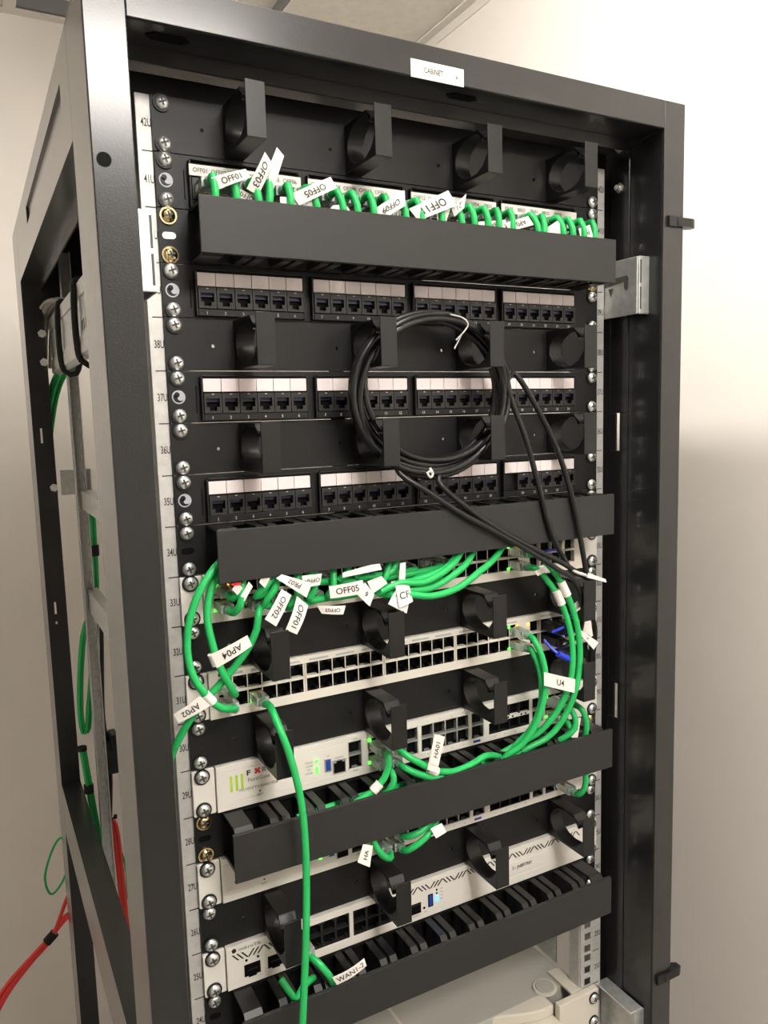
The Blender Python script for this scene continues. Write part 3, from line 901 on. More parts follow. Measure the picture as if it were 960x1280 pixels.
# ------------------------------------------------------------------ router with zigzag print
def router(n, label):
    t = thing('router', label, 'router', (0, .15, u_top(n)-RU))
    z = u_mid(n); yf = -.0065
    a, b = z+.0145, z-.0125
    s = Shape()
    blocks = [(-.1530, -.0925, 4), (-.0880, -.0275, 4)]
    s.box(-.2200, .2200, yf, 0, a, z+.0216); s.box(-.2200, .2200, yf, 0, z-.0216, b)
    x = -.2200
    for x0, x1, k in blocks: s.box(x, x0, yf, 0, b, a); x = x1
    s.box(x, .2200, yf, 0, b, a)
    s.build('front_panel', 'device_white', t, bevel=.0004)
    Shape().box(-.2195, .2195, 0, .20, z-.0214, z+.0214).build('chassis', 'device_white', t)
    for sg in (-1, 1):
        pr = [(sg*.2413, -.0205), (sg*.2413, .0205), (sg*.2400, .0216), (sg*.2208, .0216), (sg*.2208, -.0216), (sg*.2400, -.0216)]
        q = Shape(); q.prism([(p, z+r) for p, r in pr], 'y', -.0045, -.0015); q.build('mounting_ear', 'device_white', t, bevel=.0006)
    for x0, x1, k in blocks:
        w = (x1-x0)/k; m = (a+b)/2
        for c in range(k):
            for row in (0, 1):
                q = Shape(); xa, xb = x0+w*c, x0+w*(c+1); za, zb = (m+.0009, a-.0004) if row == 0 else (b+.0004, m-.0009)
                e = .0012
                q.box(xa, xb, -.0005, .0, za, zb, 0); q.box(xa, xa+e, yf+.0004, 0, za, zb, 1); q.box(xb-e, xb, yf+.0004, 0, za, zb, 1)
                q.box(xa, xb, yf+.0004, 0, zb, zb+.0006, 1); q.box(xa, xb, yf+.0004, 0, za-.0009, za, 1)
                q.box(xa+e, xa+.0036, -.0050, 0, *((zb-.0025, zb) if row == 0 else (za, za+.0025)), 1); q.box(xb-.0036, xb-e, -.0050, 0, *((zb-.0025, zb) if row == 0 else (za, za+.0025)), 1)
                q.build('port', ['void_black', 'port_grey'], t)
    for x0 in (-.2035, -.1800):
        q = Shape(); q.box(x0, x0+.0160, yf-.0004, yf+.001, z-.0130, z-.0010, 0); q.box(x0+.004, x0+.012, yf-.0004, yf+.001, z-.0145, z-.0130, 0)
        q.box(x0+.003, x0+.013, yf-.0006, yf-.0004, z-.0075, z-.0065, 1)
        q.build('fibre_socket', ['void_black', 'port_grey'], t)
    # zigzag print
    q = Shape()
    def stroke(xa, za, xb, zb, w=.0017): q.prism([(xa, za), (xa+w, za), (xb+w, zb), (xb, zb)], 'y', yf-.0003, yf)
    def zig(x, n, hgt, z0, phase=0):
        for k in range(n):
            p = (k+phase) % 6; d = .0046
            if p in (0, 1, 2): stroke(x, z0+hgt, x+.0055, z0); x += d if p < 2 else .0064
            else: stroke(x, z0, x+.0055, z0+hgt); x += d if p < 5 else .0064
    zig(-.2150, 9, .0066, z+.0066); zig(-.0235, 45, .0064, z+.0095, 4)
    q.build('zigzag_print', 'ink', t)['kind'] = 'stuff'
    print_on('mikroTik', (-.2080, yf-.0004, z+.0172), .0032, t, 'ink_grey', 1.35, left=True)
    Shape().cyl((-.2125, yf-.0003, z+.0172), (0, 1, 0), .0024, .0003, 6).build('hexagon_mark', 'ink', t)
    for x in (-.2010, -.1895): Shape().cyl((x, yf-.0004, z+.0035), (0, 1, 0), .0013, .0006, 10).build('pin_hole', 'void_black', t)
    q = Shape(); q.box(-.0215, -.0085, yf-.0005, yf+.001, z-.0135, z-.0020, 0); q.box(-.0205, -.0095, yf-.0007, yf-.0005, z-.0040, z-.0030, 1); q.build('console_port', ['void_black', 'port_grey'], t)
    Shape().cyl((-.0045, yf-.0004, z-.0100), (0, 1, 0), .0014, .0006, 12).build('reset_hole', 'void_black', t)
    q = Shape(); q.box(.0005, .0065, yf-.0006, yf+.001, z-.0110, z+.0030, 0); q.box(.0018, .0052, yf-.0009, yf-.0006, z-.0100, z+.0020, 1); q.build('usb_socket', ['void_black', 'usb_blue'], t)
    for k in range(2): Shape().cyl((.0115, yf-.0004, z+.0055-.0038*k), (0, 1, 0), .0011, .0005, 10).build('light_hole', 'void_black', t)
    leds(t, 'led_blue', [(.0115, z-.0025), (.0115, z-.0060)], .0026, .0026)
    for k in range(4): print_on('SFP%d' % (k+1), (.0175, yf-.0004, z+.0055-.0038*k), .0013, t, 'ink_grey')
    print_on('USB', (-.0035, yf-.0004, z-.0145), .0013, t, 'ink_grey'); print_on('CONSOLE', (-.015, yf-.0004, z-.0155), .0013, t, 'ink_grey')
    st = Shape().box(.0860, .1640, yf-.0006, yf, z-.0090, z+.0045).build('name_sticker', 'device_white', t)
    print_on('S - JNBRTR01', (.1260, yf-.0009, z-.0022), .0054, st, 'ink', .85)
    screws(t, n, y=-.0045)
    return t
rt25 = router(25, 'white router printed with a black zigzag band above the lowest duct')
leds(rt25, 'led_amber', [(-.1475, u_mid(25)+.0120)], .005, .005)

# ------------------------------------------------------------------ beige unit at the bottom of the view
def lower_unit():
    zt = TOP-.980
    t = thing('power_unit', 'beige rack unit with a wavy front bezel and round latch at the bottom', 'rack unit', (0, .2, zt-.090))
    s = Shape(); s.box(-.2237, .2237, .020, .42, zt-.088, zt); s.build('lid', 'lid_grey', t, bevel=.0015)
    # bezel between the two ears, its front swelling in and out
    pts = []
    for k in range(49):
        x = -.1785+k*.3570/48
        u = (x+.1785)/.3570
        pts.append((x, -.012+.013*math.sin(u*math.pi*4-1.3)))
    poly = [(-.1785, .030)] + pts + [(.1785, .030)]
    Shape().prism(poly, 'z', zt-.088, zt-.014).build('bezel', 'bezel_beige', t, bevel=.002)
    poly2 = [(-.1785, .046)] + [(x, y*.9+.022) for x, y in pts] + [(.1785, .046)]
    Shape().prism(poly2, 'z', zt-.0138, zt-.0005).build('bezel_rim', 'bezel_beige', t, bevel=.002)
    s = Shape(); s.cyl((.186, .026, zt+.0001), (0, 0, 1), .0150, .0024, 32, 0); s.cyl((.186, .026, zt+.0026), (0, 0, 1), .0118, .0012, 28, 1); s.build('round_latch', ['bezel_beige', 'lid_grey'], t, bevel=.0006)
    for sg in (-1, 1):
        Shape().box(sg*.1790, sg*.2413, -.0100, -.0010, zt-.088, zt+.0035).build('mounting_ear', 'bezel_beige', t, bevel=.0012)
        Shape().box(sg*.2060, sg*.2240, .0, .045, zt+.0002, zt+.0035).build('corner_rib', 'bezel_beige', t, bevel=.0008)
        Shape().box(sg*.1860, sg*.2300, -.0115, -.0101, zt-.060, zt-.040).build('ear_pad', 'bezel_beige', t, bevel=.0005)
    s = Shape(); s.box(.0, .0035, .05, .40, zt-.0002, zt+.0006); s.build('lid_seam', 'bezel_beige', t)
    for z in (zt-.006, zt-.037):
        for sg in (-1, 1):
            shared('screw_chrome', screw_mesh, ['chrome', 'panel_black', 'recess_dark'], (sg*.2325, -.010, z), t, 'screw', True)
    return t
lower_unit()
s = Shape(); s.box(.224, .226, .05, .60, TOP-.975, TOP-.86)
s.build('side_plate', 'galvanised', rack)

# ------------------------------------------------------------------ cords and their labels
def plug_mesh():
    s = Shape()
    s.box(-.0058, .0058, -.0210, .0005, -.0040, .0040, 0)
    s.prism([(-.0058, -.0040), (.0058, -.0040), (.0058, .0040), (-.0058, .0040)], 'y', -.0212, -.0210, 0)
    s.prism([(-.0200, .0040), (.0000, .0040), (-.0040, .0062), (-.0160, .0052)], 'x', -.0030, .0030, 0)
    for k in range(8):
        x = -.0042+.0012*k; s.box(x-.0003, x+.0003, -.0060, -.0005, -.0043, -.0040, 1)
    s.cyl((0, -.0210, 0), (0, -1, 0), .0046, .0060, 12, 0, .0040)
    return s
def plug_mesh_down():
    s = plug_mesh(); s.v = [(x, y, -z) for x, y, z in s.v]; s.f = [tuple(reversed(q)) for q in s.f]; return s
def put_plug(t, p, up=True):
    return shared('clear_plug_up' if up else 'clear_plug_down', plug_mesh if up else plug_mesh_down, ['clear_plug', 'gold_contact'], p, t, 'plug')
CORDS = 'green patch cords'
def cord(label, pts, plug=None, up=True, r=.0033, mat='cable_green', group=CORDS, name='patch_cable', cat='cable'):
    t = thing(name, label, cat, pts[0], group)
    if plug is not None:
        put_plug(t, plug, up)
        pts = [(plug[0], plug[1]-.016, plug[2]), (plug[0], plug[1]-.028, plug[2])] + list(pts)
    Shape().tube(pts, r, 12).build('cable', mat, t, smooth_shade=True)
    return t
def wrap(t, a, b, r=.0042):
    return Shape().tube([a, b], r, 12, step=.003).build('label_wrap', 'label_paper', t, smooth_shade=True)
def S(n, c, row): x, z = sw_pos(n, c, row); return (x, -.0065, z)
def W(n, c, row): return (-.0652+.01455*(c+.5), -.0065, u_mid(n)+(.0074 if row == 0 else -.0074))
def W2(n, c, row): return (.1610+.0145*(c+.5), -.0065, u_mid(n)+(.0074 if row == 0 else -.0074))

# cords of the top patch panel, going down into the covered duct
top_flags = {
 1: [((-0.2037, -0.0460, 1.8667), (-0.1760, -0.0500, 1.8786), (-0.1797, -0.0500, 1.8849), (-0.2071, -0.0460, 1.8761), 'OFF01', .55, .002)],
 2: [((-0.1670, -0.0400, 1.8665), (-0.1874, -0.0430, 1.8724), (-0.1884, -0.0430, 1.8660), (-0.1701, -0.0400, 1.8605), 'OFF02', .6, 0)],
 3: [((-0.1627, -0.0500, 1.9000), (-0.1784, -0.0460, 1.8707), (-0.1684, -0.0460, 1.8667), (-0.1569, -0.0500, 1.8920), 'OFF03', .55, .002),
     ((-0.1562, -0.0450, 1.8689), (-0.1599, -0.0460, 1.8865), (-0.1522, -0.0500, 1.9051), (-0.1462, -0.0500, 1.8990), None, .5, 0)],
 5: [((-0.1049, -0.0500, 1.8873), (-0.1396, -0.0460, 1.8710), (-0.1328, -0.0460, 1.8620), (-0.0993, -0.0500, 1.8788), 'OFF05', .5, .002)],
 6: [((-0.1492, -0.0440, 1.8603), (-0.1321, -0.0440, 1.8607), (-0.1360, -0.0440, 1.8687), (-0.1489, -0.0440, 1.8680), '6', .5, 0),
     ((-0.1307, -0.0440, 1.8595), (-0.1152, -0.0440, 1.8603), (-0.1172, -0.0460, 1.8701), (-0.1275, -0.0440, 1.8663), None, .5, 0)],
 8: [((-0.1071, -0.0440, 1.8591), (-0.0819, -0.0440, 1.8601), (-0.0885, -0.0440, 1.8675), (-0.1008, -0.0440, 1.8657), None, .5, .001)],
 10: [((-0.0332, -0.0500, 1.8839), (-0.0631, -0.0460, 1.8655), (-0.0570, -0.0460, 1.8558), (-0.0319, -0.0500, 1.8710), 'OFF09', .42, .002),
      ((-0.0255, -0.0430, 1.8684), (-0.0518, -0.0430, 1.8680), (-0.0505, -0.0430, 1.8578), (-0.0224, -0.0430, 1.8596), 'OFF10', .5, 0)],
 12: [((0.0135, -0.0500, 1.8889), (-0.0263, -0.0460, 1.8697), (-0.0165, -0.0460, 1.8602), (0.0229, -0.0500, 1.8764), 'OFF11', .5, .002),
      ((0.0053, -0.0440, 1.8604), (0.0141, -0.0440, 1.8612), (0.0190, -0.0450, 1.8743), (0.0038, -0.0440, 1.8710), None, .5, 0)],
 14: [((0.0338, -0.0500, 1.8882), (0.0193, -0.0460, 1.8741), (0.0227, -0.0460, 1.8673), (0.0309, -0.0500, 1.8750), '21', .5, .001)],
 17: [((0.0832, -0.0440, 1.8703), (0.0512, -0.0440, 1.8659), (0.0511, -0.0440, 1.8601), (0.0831, -0.0440, 1.8620), 'AP02', .5, 0)],
 19: [((0.1082, -0.0470, 1.8756), (0.0805, -0.0450, 1.8668), (0.0881, -0.0450, 1.8600), (0.1151, -0.0470, 1.8679), 'AP04', .5, .001)],
 21: [((0.1245, -0.0440, 1.8602), (0.1607, -0.0440, 1.8616), (0.1464, -0.0460, 1.8748), (0.1306, -0.0440, 1.8653), None, .5, 0)],
 24: [((0.1888, -0.0460, 1.8746), (0.1756, -0.0440, 1.8699), (0.1788, -0.0440, 1.8607), (0.1944, -0.0460, 1.8615), 'PR', .4, .001)],
}
NTH = {1:'first',2:'second',3:'third',4:'fourth',5:'fifth',6:'sixth',7:'seventh',8:'eighth',9:'ninth',10:'tenth',11:'eleventh',12:'twelfth',13:'thirteenth',
       14:'fourteenth',15:'fifteenth',16:'sixteenth',17:'seventeenth',18:'eighteenth',19:'nineteenth',20:'twentieth',21:'21st',22:'22nd',23:'23rd',24:'24th'}
rr = random.Random(3)
for i in (1, 2, 3, 4, 5, 6, 7, 8, 9, 10, 11, 12, 13, 14, 15, 16, 17, 18, 19, 20, 21, 22, 23, 24):
    x, z = port_pos(41, i)
    p = (x, -.0080, z)
    dx = rr.uniform(-.002, .007); zz = u_top(40)
    lead = rr.uniform(.0, .0035)
    pts = [(x+dx*.4, -.0400-lead, z+.0015), (x+dx, -.0455, z-.0095), (x+dx*1.4, -.0440, zz-.006), (x+dx*1.6+.004, -.034, zz-.020), (x+dx*1.6+.022, -.026, zz-.026-.004*(i % 3))]
    t = cord('green patch cord in the %s port of the labelled top patch panel' % NTH[i], pts, p, True)
    for a, b, c, d, body, hf, bend in top_flags.get(i, ()):
        flag(t, a, b, c, d, body, hf, bend)

# cords of the upper 48-port switch, left cluster
def fl(t, *rows):
    for q in rows: flag(t, *q)
z34 = u_mid(34)
t = cord('green cord looping from the middle duct end down the rack edge, flagged AP02', [(-0.1991, -0.0300, 1.5871), (-0.2075, -0.0340, 1.5705), (-0.2196, -0.0380, 1.5614), (-0.2339, -0.0420, 1.5447), (-0.2439, -0.0420, 1.5209), (-0.2474, -0.0420, 1.4962), (-0.2447, -0.0450, 1.4738), (-0.2336, -0.0470, 1.4536), (-0.2224, -0.0440, 1.4412), (-0.2097, -0.0360, 1.4352), (S(31,0,1)[0]+.001, -.030, S(31,0,1)[2]), (S(31,0,1)[0], -.0225, S(31,0,1)[2])])
put_plug(t, S(31, 0, 1), False)
wrap(t, (-0.2361, -0.0470, 1.4569), (-0.2295, -0.0460, 1.4482))
fl(t, ((-0.2407, -0.0490, 1.4570), (-0.2622, -0.0440, 1.4439), (-0.2587, -0.0440, 1.4355), (-0.2325, -0.0490, 1.4470), 'AP02', .5, .001))
t = cord('green cord from the middle duct to the lower switch, flagged AP04', [(-0.2028, -0.0280, 1.5719), (-0.2132, -0.0320, 1.5583), (-0.2235, -0.0360, 1.5422), (-0.2281, -0.0380, 1.5198), (-0.2257, -0.0420, 1.4953), (-0.2205, -0.0440, 1.4754), (-0.2118, -0.0420, 1.4562), (-0.2063, -0.0340, 1.4469), (S(31,0,0)[0]+.001, -.029, S(31,0,0)[2]), (S(31,0,0)[0], -.0225, S(31,0,0)[2])])
put_plug(t, S(31, 0, 0), True)
wrap(t, (-0.2270, -0.0430, 1.4896), (-0.2235, -0.0430, 1.4792))
fl(t, ((-0.1978, -0.0500, 1.5025), (-0.2295, -0.0470, 1.4903), (-0.2247, -0.0470, 1.4777), (-0.1940, -0.0500, 1.4928), 'AP04', .5, .0015))
t = cord('green cord crossing behind two others and leaving past the left rail', [(-0.1846, -0.0430, 1.5187), (-0.1868, -0.0430, 1.5048), (-0.1956, -0.0410, 1.4872), (-0.2106, -0.0380, 1.4691), (-0.2285, -0.0360, 1.4520), (-0.2427, -0.0340, 1.4371), (-0.2521, -0.0300, 1.4221), (-0.2599, -0.0240, 1.4045), (-0.2650, -0.0100, 1.3807), (-.262, .03, TOP-.60)], S(33, 2, 1), False)
t = cord('long green cord hanging straight down in front of everything', [(-0.1788, -0.0460, 1.4336), (-0.1781, -0.0660, 1.4199), (-0.1720, -0.0720, 1.3956), (-0.1655, -0.0740, 1.3600), (-0.1627, -0.0740, 1.3224), (-0.1635, -0.0750, 1.2784), (-0.1670, -0.0760, 1.2233), (-0.1723, -0.0770, 1.1645), (-0.1772, -0.0780, 1.1126), (-0.1837, -0.0780, 1.0362)], S(31, 2, 1), False)
left = [
 (0, 0, [(-0.2057, -0.0400, 1.5337), (-0.2005, -0.0450, 1.5416), (-0.1940, -0.0400, 1.5545), (-0.1856, -0.0300, 1.5703)], 'green cord in the leftmost top socket of the upper switch'),
 (0, 1, [(-0.2057, -0.0400, 1.5211), (-0.2019, -0.0470, 1.5283), (-0.1988, -0.0460, 1.5409), (-0.1946, -0.0380, 1.5571), (-0.1798, -0.0300, 1.5697)], 'green cord in the leftmost bottom socket of the upper switch'),
 (3, 0, [(-0.1850, -0.0400, 1.5330), (-0.1777, -0.0450, 1.5415), (-0.1658, -0.0400, 1.5526), (-0.1561, -0.0300, 1.5672)], 'green cord curling up near the fourth socket column of the upper switch'),
 (4, 1, [(-0.1782, -0.0420, 1.5240), (-0.1702, -0.0460, 1.5378), (-0.1621, -0.0400, 1.5536), (-0.1561, -0.0300, 1.5672)], 'green cord curling up near the fifth socket column, flagged OFF02'),
 (6, 1, [(-0.1562, -0.0400, 1.5183), (-0.1499, -0.0460, 1.5259), (-0.1485, -0.0460, 1.5401), (-0.1446, -0.0380, 1.5563)], 'green cord with a hanging OFF01 flag on the upper switch'),
 (7, 0, [(-0.1461, -0.0400, 1.5401), (-0.1392, -0.0460, 1.5446), (-0.1301, -0.0400, 1.5549)], 'green cord with the slanting PR02 flag on the upper switch'),
 (8, 1, [(-0.1353, -0.0400, 1.5227), (-0.1324, -0.0450, 1.5320), (-0.1294, -0.0400, 1.5527)], 'green cord with a flag curling under the upper switch edge'),
 (10, 1, [(-0.1157, -0.0400, 1.5222), (-0.1141, -0.0460, 1.5320), (-0.1104, -0.0380, 1.5531)], 'green cord with the level OFF05 flag on the upper switch'),
 (11, 0, [(-0.1056, -0.0400, 1.5358), (-0.1004, -0.0450, 1.5427), (-0.0934, -0.0380, 1.5542)], 'green cord just right of the level OFF05 flag'),
 (13, 0, [(-0.0876, -0.0400, 1.5373), (-0.0844, -0.0440, 1.5451), (-0.0785, -0.0380, 1.5563)], 'green cord behind the flag ending in 9'),
 (15, 1, [(-0.0647, -0.0400, 1.5230), (-0.0602, -0.0450, 1.5348), (-0.0516, -0.0380, 1.5510)], 'green cord left of the hanging white flag pair'),
 (16, 0, [(-0.0558, -0.0400, 1.5334), (-0.0509, -0.0440, 1.5412), (-0.0429, -0.0380, 1.5524)], 'green cord directly behind the hanging white flag pair'),
]
LC = {}
for c, r_, pts, lab in left:
    LC[(c, r_)] = cord(lab, pts, S(33, c, r_), r_ == 0)
fl(LC[(0, 0)], ((-0.2038, -0.0480, 1.5377), (-0.1996, -0.0490, 1.5436), (-0.2042, -0.0490, 1.5497), (-0.2084, -0.0480, 1.5432), None, .5, 0))
fl(LC[(0, 1)], ((-0.1991, -0.0500, 1.5320), (-0.1908, -0.0500, 1.5440), (-0.1941, -0.0500, 1.5486), (-0.2017, -0.0500, 1.5372), None, .5, 0))
fl(LC[(4, 1)], ((-0.1658, -0.0520, 1.5391), (-0.1836, -0.0560, 1.5157), (-0.1738, -0.0560, 1.5079), (-0.1572, -0.0520, 1.5323), 'OFF02', .45, .001))
fl(LC[(6, 1)], ((-0.1521, -0.0520, 1.5309), (-0.1656, -0.0570, 1.5040), (-0.1555, -0.0570, 1.4982), (-0.1420, -0.0520, 1.5209), 'OFF01', .45, .002))
fl(LC[(3, 0)], ((-0.1802, -0.0500, 1.5413), (-0.1751, -0.0510, 1.5499), (-0.1817, -0.0500, 1.5533), (-0.1849, -0.0500, 1.5468), None, .5, 0))
fl(LC[(7, 0)], ((-0.1394, -0.0570, 1.5416), (-0.1659, -0.0540, 1.5521), (-0.1711, -0.0540, 1.5492), (-0.1452, -0.0570, 1.5295), 'PR02', .45, .001))
fl(LC[(8, 1)], ((-0.1074, -0.0560, 1.5169), (-0.1340, -0.0530, 1.5200), (-0.1297, -0.0530, 1.5121), (-0.1101, -0.0560, 1.5092), 'OFF07', .45, .002),
   ((-0.1282, -0.0530, 1.5481), (-0.1472, -0.0530, 1.5482), (-0.1454, -0.0530, 1.5373), (-0.1302, -0.0530, 1.5383), 'OFF04', .45, 0))
fl(LC[(10, 1)], ((-0.1211, -0.0540, 1.5249), (-0.0870, -0.0560, 1.5259), (-0.0898, -0.0560, 1.5381), (-0.1222, -0.0540, 1.5360), 'OFF05', .5, .0015))
fl(LC[(11, 0)], ((-0.0962, -0.0550, 1.5262), (-0.0843, -0.0580, 1.5133), (-0.0791, -0.0580, 1.5237), (-0.0870, -0.0550, 1.5353), '9', .4, 0))
fl(LC[(13, 0)], ((-0.0776, -0.0520, 1.5232), (-0.0629, -0.0530, 1.5312), (-0.0685, -0.0530, 1.5387), (-0.0830, -0.0520, 1.5351), None, .5, 0),
   ((-0.1075, -0.0515, 1.5417), (-0.0675, -0.0515, 1.5443), (-0.0698, -0.0515, 1.5513), (-0.1073, -0.0515, 1.5461), None, .5, 0))
fl(LC[(15, 1)], ((-0.0506, -0.0520, 1.5264), (-0.0482, -0.0520, 1.5482), (-0.0422, -0.0520, 1.5483), (-0.0437, -0.0520, 1.5279), 'BR0', .6, 0),
   ((-0.0588, -0.0530, 1.5277), (-0.0443, -0.0530, 1.5273), (-0.0450, -0.0530, 1.5320), (-0.0586, -0.0530, 1.5322), None, .5, 0))
fl(LC[(16, 0)], ((-0.0548, -0.0600, 1.5080), (-0.0401, -0.0600, 1.5121), (-0.0416, -0.0560, 1.5283), (-0.0562, -0.0560, 1.5286), 'CF', .35, .001),
   ((-0.0653, -0.0580, 1.5129), (-0.0461, -0.0580, 1.5011), (-0.0397, -0.0550, 1.5164), (-0.0540, -0.0550, 1.5259), None, .4, 0))
sweep = [
 ([(-0.0644, -0.0460, 1.5248), (-0.0477, -0.0500, 1.5280), (-0.0214, -0.0500, 1.5309), (0.0026, -0.0480, 1.5363), (0.0206, -0.0420, 1.5461), (0.0338, -0.0340, 1.5597)], 'green cord sweeping right from the flags, highest of four', (12, 1)),
 ([(-0.0689, -0.0480, 1.5213), (-0.0499, -0.0540, 1.5298), (-0.0262, -0.0550, 1.5277), (-0.0025, -0.0530, 1.5338), (0.0179, -0.0460, 1.5430), (0.0362, -0.0360, 1.5573)], 'green cord sweeping right from the flags, second of four', (13, 1)),
 ([(-0.0617, -0.0470, 1.5186), (-0.0404, -0.0520, 1.5213), (-0.0169, -0.0540, 1.5209), (0.0090, -0.0520, 1.5291), (0.0310, -0.0460, 1.5391), (0.0497, -0.0360, 1.5543)], 'green cord sweeping right from the flags, third of four', (14, 1)),
 ([(-0.0582, -0.0500, 1.5202), (-0.0411, -0.0560, 1.5183), (-0.0178, -0.0580, 1.5140), (0.0126, -0.0560, 1.5175), (0.0420, -0.0520, 1.5299), (0.0640, -0.0460, 1.5395), (0.0876, -0.0360, 1.5546)], 'green cord sweeping right from the flags, lowest of four', (15, 0)),
]
for pts, lab, (c, r_) in sweep:
    cord(lab, pts, S(33, c, r_), r_ == 0)
z28 = u_mid(28)
# right-hand cords dropping into the duct between the firewalls
t = cord('outer green cord of the right-hand bundle, from the upper switch', [(0.1223, -0.0420, 1.5358), (0.1344, -0.0480, 1.5226), (0.1482, -0.0520, 1.5010), (0.1608, -0.0540, 1.4719), (0.1669, -0.0560, 1.4407), (0.1670, -0.0560, 1.4097), (0.1591, -0.0560, 1.3799), (0.1476, -0.0500, 1.3516), (0.1327, -0.0440, 1.3347), (0.1097, -0.0400, 1.3268), (.06, -.030, z28+.002), (-.05, -.028, z28+.004), (-.16, -.030, z28)], S(33, 23, 0), True)
wrap(t, (0.1450, -0.0520, 1.5066), (0.1528, -0.0530, 1.4911), .0046)
t = cord('inner green cord of the right-hand bundle, from the upper switch', [(0.1239, -0.0400, 1.5200), (0.1355, -0.0440, 1.5055), (0.1473, -0.0480, 1.4857), (0.1570, -0.0520, 1.4545), (0.1589, -0.0550, 1.4241), (0.1544, -0.0550, 1.3939), (0.1421, -0.0500, 1.3654), (0.1240, -0.0440, 1.3448), (0.1000, -0.0360, 1.3321), (.04, -.024, z28+.008), (-.06, -.022, z28+.010), (-.15, -.022, z28+.006)], S(33, 23, 1), False)
wrap(t, (0.1419, -0.0480, 1.4968), (0.1486, -0.0490, 1.4813), .0046)
fl(t, ((0.1189, -0.0460, 1.5147), (0.1307, -0.0460, 1.5184), (0.1275, -0.0460, 1.5239), (0.1147, -0.0460, 1.5203), None, .5, 0), ((0.1646, -0.0560, 1.4499), (0.1874, -0.0560, 1.4267), (0.1943, -0.0560, 1.4336), (0.1668, -0.0560, 1.4530), '20', .35, 0))
t = cord('green cord from the lower switch wearing the wide U4 flag', [(0.1159, -0.0440, 1.4452), (0.1205, -0.0500, 1.4294), (0.1225, -0.0540, 1.4084), (0.1186, -0.0560, 1.3862), (0.1094, -0.0540, 1.3586), (0.0949, -0.0480, 1.3368), (0.0805, -0.0420, 1.3264), (.05, -.034, z28-.004), (-.05, -.036, z28-.002), (-.155, -.034, z28-.004)], S(31, 23, 0), True)
fl(t, ((0.1137, -0.0620, 1.4020), (0.1549, -0.0620, 1.3862), (0.1560, -0.0620, 1.4010), (0.1137, -0.0620, 1.4166), 'U4', .45, .001))
cord('green cord half hidden behind the U4 flag cord', [(0.1148, -0.0400, 1.4348), (0.1211, -0.0440, 1.4172), (0.1228, -0.0470, 1.3976), (0.1208, -0.0480, 1.3762), (0.1126, -0.0460, 1.3551), (0.0991, -0.0400, 1.3373), (.05, -.028, z28-.006), (-.06, -.026, z28-.004)], S(31, 23, 1), False)
t = cord('short green cord curving from the upper firewall into the duct, with white flag', [(0.1682, -0.0420, 1.3573), (0.1704, -0.0460, 1.3490), (0.1693, -0.0460, 1.3373), (0.1602, -0.0420, 1.3287), (0.1478, -0.0340, 1.3203)], W2(29, 0, 0), True)
fl(t, ((0.1757, -0.0440, 1.3250), (0.1803, -0.0440, 1.3472), (0.1733, -0.0440, 1.3477), (0.1665, -0.0440, 1.3271), 'U5', .5, 0))
cord('short green cord at the far right edge of the upper firewall', [(0.1835, -0.0430, 1.3545), (0.1866, -0.0460, 1.3419), (0.1864, -0.0450, 1.3276), (0.1895, -0.0340, 1.3089)], W2(29, 1, 0), True)
cord('green cord in the right socket pair of the upper firewall, lower row', [(0.1677, -0.0400, 1.3383), (0.1666, -0.0360, 1.3261), (.12, -.03, z28)], W2(29, 0, 1), False)
# middle firewall cords
t = cord('green cord dropping left from the firewall into the duct with white wrap', [(-0.0633, -0.0440, 1.3629), (-0.0635, -0.0470, 1.3536), (-0.0691, -0.0470, 1.3405), (-0.0814, -0.0450, 1.3292), (-0.0960, -0.0430, 1.3225), (-0.1081, -0.0380, 1.3156), (-.15, -.030, z28-.004)], W(29, 0, 0), True)
wrap(t, (-0.0736, -0.0470, 1.3368), (-0.0810, -0.0460, 1.3303), .0046)
cord('green cord beside it dropping from the firewall lower row', [(-0.0576, -0.0420, 1.3413), (-0.0577, -0.0450, 1.3344), (-0.0618, -0.0440, 1.3269), (-0.0678, -0.0400, 1.3194), (-.10, -.030, z28)], W(29, 0, 1), False)
t = cord('green cord running right from the firewall, upper of the flagged pair', [(-0.0408, -0.0430, 1.3547), (-0.0295, -0.0480, 1.3466), (-0.0119, -0.0490, 1.3352), (0.0109, -0.0470, 1.3279), (0.0344, -0.0440, 1.3287), (0.0594, -0.0400, 1.3307), (.10, -.030, z28+.004)], W(29, 1, 0), True)
fl(t, ((-0.0141, -0.0540, 1.3353), (-0.0040, -0.0540, 1.3700), (-0.0159, -0.0540, 1.3759), (-0.0250, -0.0540, 1.3413), None, .5, 0))
fl(t, ((-0.0135, -0.0548, 1.3421), (-0.0046, -0.0548, 1.3704), (-0.0164, -0.0548, 1.3763), (-0.0226, -0.0548, 1.3484), 'HA01', .42, 0))
wrap(t, (-0.0196, -0.0480, 1.3392), (-0.0110, -0.0490, 1.3334), .0048)
cord('green cord running right from the firewall, lower of the flagged pair', [(-0.0415, -0.0420, 1.3414), (-0.0292, -0.0470, 1.3346), (-0.0115, -0.0480, 1.3272), (0.0134, -0.0460, 1.3218), (0.0376, -0.0420, 1.3210), (.09, -.032, z28)], W(29, 1, 1), False)
